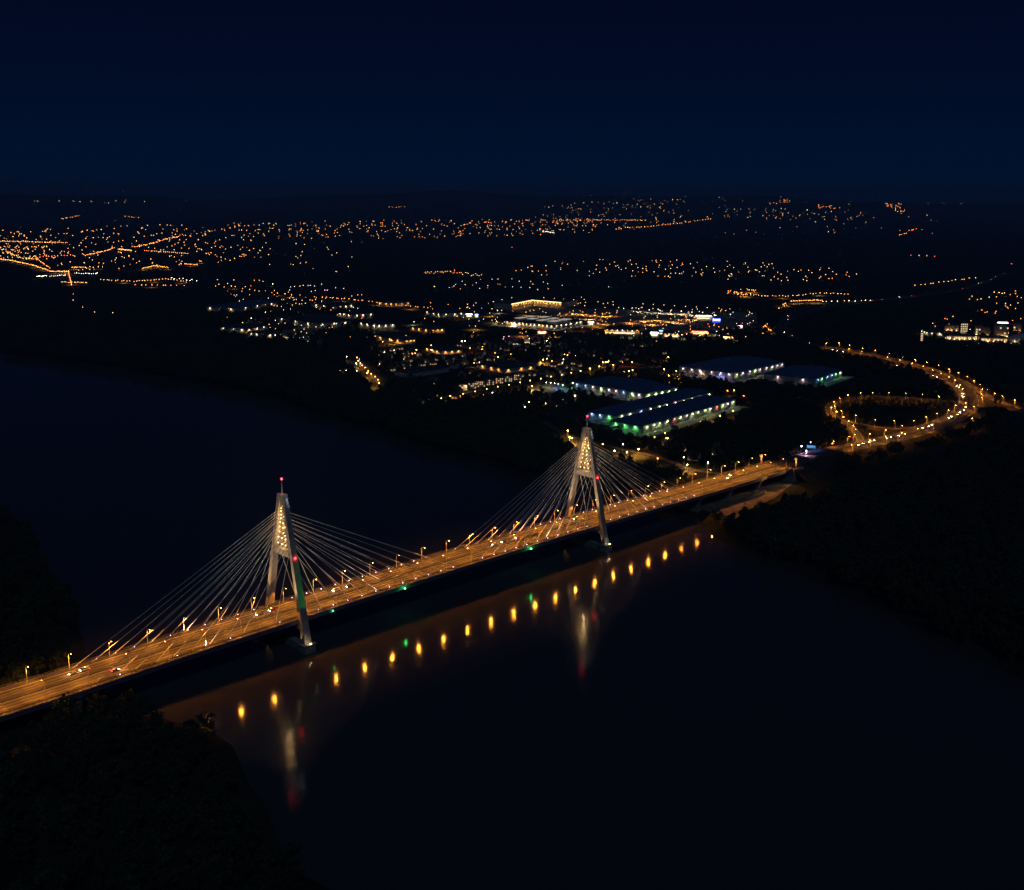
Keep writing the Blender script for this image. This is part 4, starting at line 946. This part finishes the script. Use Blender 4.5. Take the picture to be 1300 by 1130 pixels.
# parked cars
def parked_proto(k):
    m_=PAINT[k]; g=MB(); g.box((0,0,.62),(4.3,1.78,.62),m_); g.hexa([(-1.7,-.85,.93),(1.1,-.85,.93),(1.1,.85,.93),(-1.7,.85,.93)],[(-1.2,-.7,1.45),(.4,-.7,1.45),(.4,.7,1.45),(-1.2,.7,1.45)],M_GLASS)
    g.box((-.4,0,1.47),(1.5,1.35,.06),m_)
    for x in (-1.35,1.35):
        for s in (-1,1): g.tube([(x,s*.68,.32),(x,s*.93,.32)],.32,M_TYRE,8)
    return g.mesh('parked_car')
PK=[parked_proto(k) for k in range(4)]
for r_ in range(3):
    a=at(784,390.5+r_*2.6,LAND); b_=at(903,396.5+r_*2.4,LAND); L=(b_-a).length; u=(b_-a)/L; i=0; s_=0
    while s_<L:
        if rh.random()<.30:
            p=a+u*s_; link('parked_car',PK[rh.randrange(4)],loc=(p.x,p.y,LAND+.06),rz=math.atan2(u.y,u.x)+math.pi/2+rh.uniform(-.05,.05),label=f"parked car in the {['back','middle','front'][r_]} row of the white-lit car park",cat='car',group=f"cars parked in the {['back','middle','front'][r_]} row of the white-lit car park")
        s_+=8
M_GRAV=mat('gravel_bank',(.26,.21,.15),.95,noise=(.12,.45),bump=.3)
g=MB(); q=[(-62,450),(-52,478),(-44,505),(-40,535),(-30,570),(-23,600),(-23,625),(23,600),(23,470),(0,452),(-30,447)]
g.poly([(x,y,LAND+.06) for y,x in q],M_GRAV); g.obj('gravel_bank',kind='structure')
for x,y,r_ in ((465,-30,26),(500,-34,28),(540,-30,28),(580,-24,26),(615,-24,20)): EXCL.append((x,y,r_))
spot('bank_beam',(600,-22,15),(545,-40,4),9000,(1,.5,.12),100,.8,br); spot('bank_beam',(560,-20,15),(500,-40,4),5000,(1,.5,.12),110,.8,br)
# ------------------------------------------------------------------ trees
LEAF=[mat('leaves_dark',(.035,.055,.018),.8,noise=(.5,.4)),mat('leaves_green',(.055,.078,.025),.8,noise=(.5,.4)),mat('leaves_olive',(.075,.080,.03),.8,noise=(.5,.4))]
M_BARK=mat('bark',(.09,.07,.05),.9,noise=(2,.3))
def crown_mesh(seed,h,r,nq,leafm,qs=1.0,trunk=False):
    q=random.Random(seed); g=MB(); lobes=[]
    for i in range(16):
        a=q.uniform(0,6.28); d=q.uniform(.1,.95)*r; z=q.uniform(.32,.9)*h*(1-.12*(d/r)**2); lobes.append((d*math.cos(a),d*math.sin(a),z,q.uniform(.18,.40)*r))
    lobes.append((0,0,h*.85,r*.38))
    for i in range(nq):
        cx,cy,cz,lr=q.choice(lobes); v=Vector((q.gauss(0,1),q.gauss(0,1),q.gauss(0,1))).normalized(); rr=lr*(q.uniform(.4,1.05) if q.random()<.85 else q.uniform(1.0,1.5))
        c=Vector((cx,cy,cz))+v*rr; nrm=(v+Vector((q.gauss(0,.5),q.gauss(0,.5),q.gauss(0,.5)))).normalized()
        t=nrm.cross(Vector((0,0,1))); t=t.normalized() if t.length>.05 else Vector((1,0,0)); b_=nrm.cross(t); s=q.uniform(.45,1.0)*qs; k=q.uniform(.6,1.1)
        g.poly([c-t*s-b_*s*k*.4,c+b_*s*k,c+t*s*1.1-b_*s*.2,c-b_*s*.9],leafm)
    if trunk: g.tube([(0,0,-.3),(0,0,h*.6)],[.35,.15],M_BARK,5)
    return g.mesh('crown')
def trunk_mesh(seed,h,r):
    q=random.Random(seed); g=MB(); g.tube([(0,0,-.3),(.1,0,h*.3),(.2,.1,h*.7)],[.42,.3,.12],M_BARK,7)
    for i in range(5):
        a=q.uniform(0,6.28); z=h*q.uniform(.28,.5); g.tube([(0,0,z),(r*.3*math.cos(a),r*.3*math.sin(a),z+h*.12),(r*.6*math.cos(a),r*.6*math.sin(a),z+h*.27)],[.16,.1,.05],M_BARK,5)
    return g.mesh('trunk')
TR=[(crown_mesh(s,h,r,900,LEAF[s%3],.72),trunk_mesh(s,h,r)) for s,(h,r) in enumerate([(15,5.5),(18,6),(12,5),(16,4.4),(20,7)])]
rt=random.Random(3)
_v=Vector((FW.x,FW.y)).normalized()
RG={}
for a,b_,w_ in ROADS: RG.setdefault((int(a//60),int(b_//60)),[]).append((a,b_,w_))
def near_road(x,y,pad):
    k=(int(x//60),int(y//60))
    for i in (-1,0,1):
        for j in (-1,0,1):
            for a,b_,w_ in RG.get((k[0]+i,k[1]+j),()):
                if (x-a)**2+(y-b_)**2<(w_+pad)**2: return True
    return False
def clear(x,y,pad=5,reach=92):
    q=15
    while q<=reach:
        if near_road(x+_v.x*q,y+_v.y*q,4): return False
        if q<34:
            for a,b_,w_ in EXCL:
                if w_>15 and (x+_v.x*q-a)**2+(y+_v.y*q-b_)**2<(w_*.8)**2: return False
        q+=12
    for a,b_,w_ in ROADS:
        if abs(x-a)<w_+pad+8 and (x-a)**2+(y-b_)**2<(w_+pad+7)**2: return False
    for a,b_,w_ in EXCL:
        if (x-a)**2+(y-b_)**2<(w_+pad)**2: return False
    return True
def tree(x,y,lab,grp,z=LAND):
    c,t_=TR[rt.randrange(len(TR))]; t=link('tree',None,loc=(x,y,z),rz=rt.uniform(0,6.28),label=lab,cat='tree',group=grp); s=rt.uniform(.75,1.15); t.scale=(s,s,s*rt.uniform(.9,1.15))
    link('trunk',t_,t); link('crown',c,t)
TXY=[]
def trees(n,fn,lab,grp,gap=8.5,reach=85):
    k=0; tries=0
    while k<n and tries<n*80:
        tries+=1; x,y=fn()
        if y>-21 and y<21 and x<BX1: continue
        if not clear(x,y,5,reach) or any((x-a)**2+(y-b_)**2<gap*gap for a,b_ in TXY): continue
        TXY.append((x,y)); tree(x,y,lab,grp); k+=1
def nb():
    y=rt.uniform(-330,-24); x=bank_l(y)-13-abs(rt.gauss(0,1))*36; return x,y
trees(120,nb,'dark leafy tree on the near left bank in front of the bridge','trees on the near left bank in front of the bridge')
def nb2():
    y=rt.uniform(24,420); x=bank_l(y)-5-abs(rt.gauss(0,1))*25; return x,y
trees(60,nb2,'dark leafy tree on the left bank behind the bridge','trees on the left bank behind the bridge')
def mr():
    i=rt.randrange(4,60) ; p=R_MAIN[min(i,len(R_MAIN)-1)]; a=rt.uniform(0,6.28); d=rt.uniform(20,48); return p.x+d*math.cos(a),p.y-abs(d*math.sin(a))-6
trees(55,mr,'dark tree along the lower side of the main road','trees along the lower side of the main road',8,40)
def lp():
    p=R_LOOP[rt.randrange(len(R_LOOP))]; a=rt.uniform(0,6.28); d=rt.uniform(12,34); return p.x+d*math.cos(a),p.y+d*math.sin(a)
trees(40,lp,'dark tree around the loop ramp','trees around the loop ramp')
# woods: one mass each, instanced trees on scattered points
WT=[]
wc=bpy.data.collections.new('wood_sources')
for s,(h,r) in enumerate([(15,5.8),(18,6.5),(13,5.4)]):
    me=crown_mesh(40+s,h,r,300,LEAF[s%3],1.25,trunk=True); o=bpy.data.objects.new('wood_tree',me); wc.objects.link(o); WT.append(o)
def wood(name,n,fn,label,smin=.7,smax=1.15,pad=3,wet=True):
    pts=[];tries=0;cell={}
    while len(pts)<n and tries<n*12:
        tries+=1; x,y=fn()
        if bank_l(y)-4<x<bank_r(y)+6: continue
        if -23<y<23 and x<BX1+6: continue
        k=(int(x//8),int(y//8))
        if any((k[0]+i,k[1]+j) in cell for i in (0,) for j in (0,)): continue
        if not clear(x,y,pad): continue
        cell[k]=1; pts.append((x,y,LAND-.2))
    me=bpy.data.meshes.new(name); me.from_pydata(pts,[],[]); o=link(name,me,label=label,cat='woodland',kind='stuff')
    ng=bpy.data.node_groups.new(name,'GeometryNodeTree'); ng.interface.new_socket('Geometry',in_out='INPUT',socket_type='NodeSocketGeometry'); ng.interface.new_socket('Geometry',in_out='OUTPUT',socket_type='NodeSocketGeometry')
    N=ng.nodes; gi=N.new('NodeGroupInput'); go=N.new('NodeGroupOutput'); m2p=N.new('GeometryNodeMeshToPoints'); ip=N.new('GeometryNodeInstanceOnPoints'); ci=N.new('GeometryNodeCollectionInfo')
    ci.inputs['Collection'].default_value=wc; ci.inputs['Separate Children'].default_value=True; ci.inputs['Reset Children'].default_value=True; ip.inputs['Pick Instance'].default_value=True
    rr=N.new('FunctionNodeRandomValue'); rr.data_type='FLOAT_VECTOR'; rr.inputs[0].default_value=(0,0,0); rr.inputs[1].default_value=(0,0,6.28)
    rs=N.new('FunctionNodeRandomValue'); rs.data_type='FLOAT'; rs.inputs[2].default_value=smin; rs.inputs[3].default_value=smax
    L=ng.links; L.new(gi.outputs[0],m2p.inputs[0]); L.new(m2p.outputs[0],ip.inputs['Points']); L.new(ci.outputs[0],ip.inputs['Instance']); L.new(rr.outputs[0],ip.inputs['Rotation']); L.new(rs.outputs[1],ip.inputs['Scale']); L.new(ip.outputs[0],go.inputs[0])
    md=o.modifiers.new('scatter','NODES'); md.node_group=ng
    return o
U=rt.uniform
def f1(): y=U(-700,-24); return bank_r(y)+8+abs(rt.gauss(0,1))*190,y
wood('riverside_wood',2600,f1,'black mass of woodland on the far bank right of the bridge')
wood('meadow_wood',1800,lambda:(U(640,1500),U(-420,-20)),'dark woodland below the interchange')
def f2(): y=U(24,1500); return bank_r(y)+8+abs(rt.gauss(0,1))*110,y
wood('shore_wood',2600,f2,'dark wood along the far shore left of the bridge')
def f3():
    p=at(U(440,1080),U(428,580),LAND); return p.x,p.y
wood('village_wood',2600,f3,'dark trees between the village and the warehouses',.5,.95)
def f4():
    p=at(U(900,1300),U(395,520),LAND); return p.x,p.y
wood('roadside_wood',1900,f4,'dark woodland around the interchange and campus',.6,1.0)
def fl():
    a=U(0,6.28); q=R_LOOP[rt.randrange(4,len(R_LOOP))]; c=at(1125,522); t=U(.0,.86); return c.x+(q.x-c.x)*t,c.y+(q.y-c.y)*t
_c=clear
def clear(x,y,pad=5,reach=20): return not near_road(x,y,pad+4)
wood('loop_wood',520,fl,'dark bushes and low trees filling the inside of the loop',.28,.5)
clear=_c
def f5(): y=U(-480,700); return bank_l(y)-30-abs(rt.gauss(0,1))*160,y
wood('left_bank_wood',1800,f5,'black mass of woodland on the left bank')
def f6():
    p=at(U(0,480),U(395,500),LAND); return p.x,p.y
wood('island_wood',1500,f6,'black woodland beyond the river at the left',.8,1.3)

# ------------------------------------------------------------------ haze
if True:
    g=MB(); g.box((0,0,(430-7)/2),(58000,58000,437),mat('haze_air'))
    o=g.obj('haze',kind='stuff'); hm=bpy.data.materials.new('haze_volume'); hm.use_nodes=True; nt=hm.node_tree
    for n_ in list(nt.nodes):
        if n_.type!='OUTPUT_MATERIAL': nt.nodes.remove(n_)
    out=nt.nodes['Material Output']; pv=nt.nodes.new('ShaderNodeVolumePrincipled'); pv.inputs['Color'].default_value=(.30,.58,1,1); pv.inputs['Density'].default_value=HAZE; pv.inputs['Anisotropy'].default_value=.0
    nt.links.new(pv.outputs[0],out.inputs['Volume']); o.data.materials.clear(); o.data.materials.append(hm)
cy=scene.cycles
cy.volume_bounces=0; cy.max_bounces=3; cy.diffuse_bounces=1; cy.glossy_bounces=2; cy.transparent_max_bounces=2; cy.light_sampling_threshold=.02
cy.use_light_tree=True; cy.sample_clamp_indirect=2.0; cy.sample_clamp_direct=0; cy.caustics_reflective=False; cy.caustics_refractive=False
cy.use_denoising=True
try: cy.denoiser='OPENIMAGEDENOISE'; cy.denoising_prefilter='NONE'; cy.denoising_quality='HIGH'
except Exception: pass
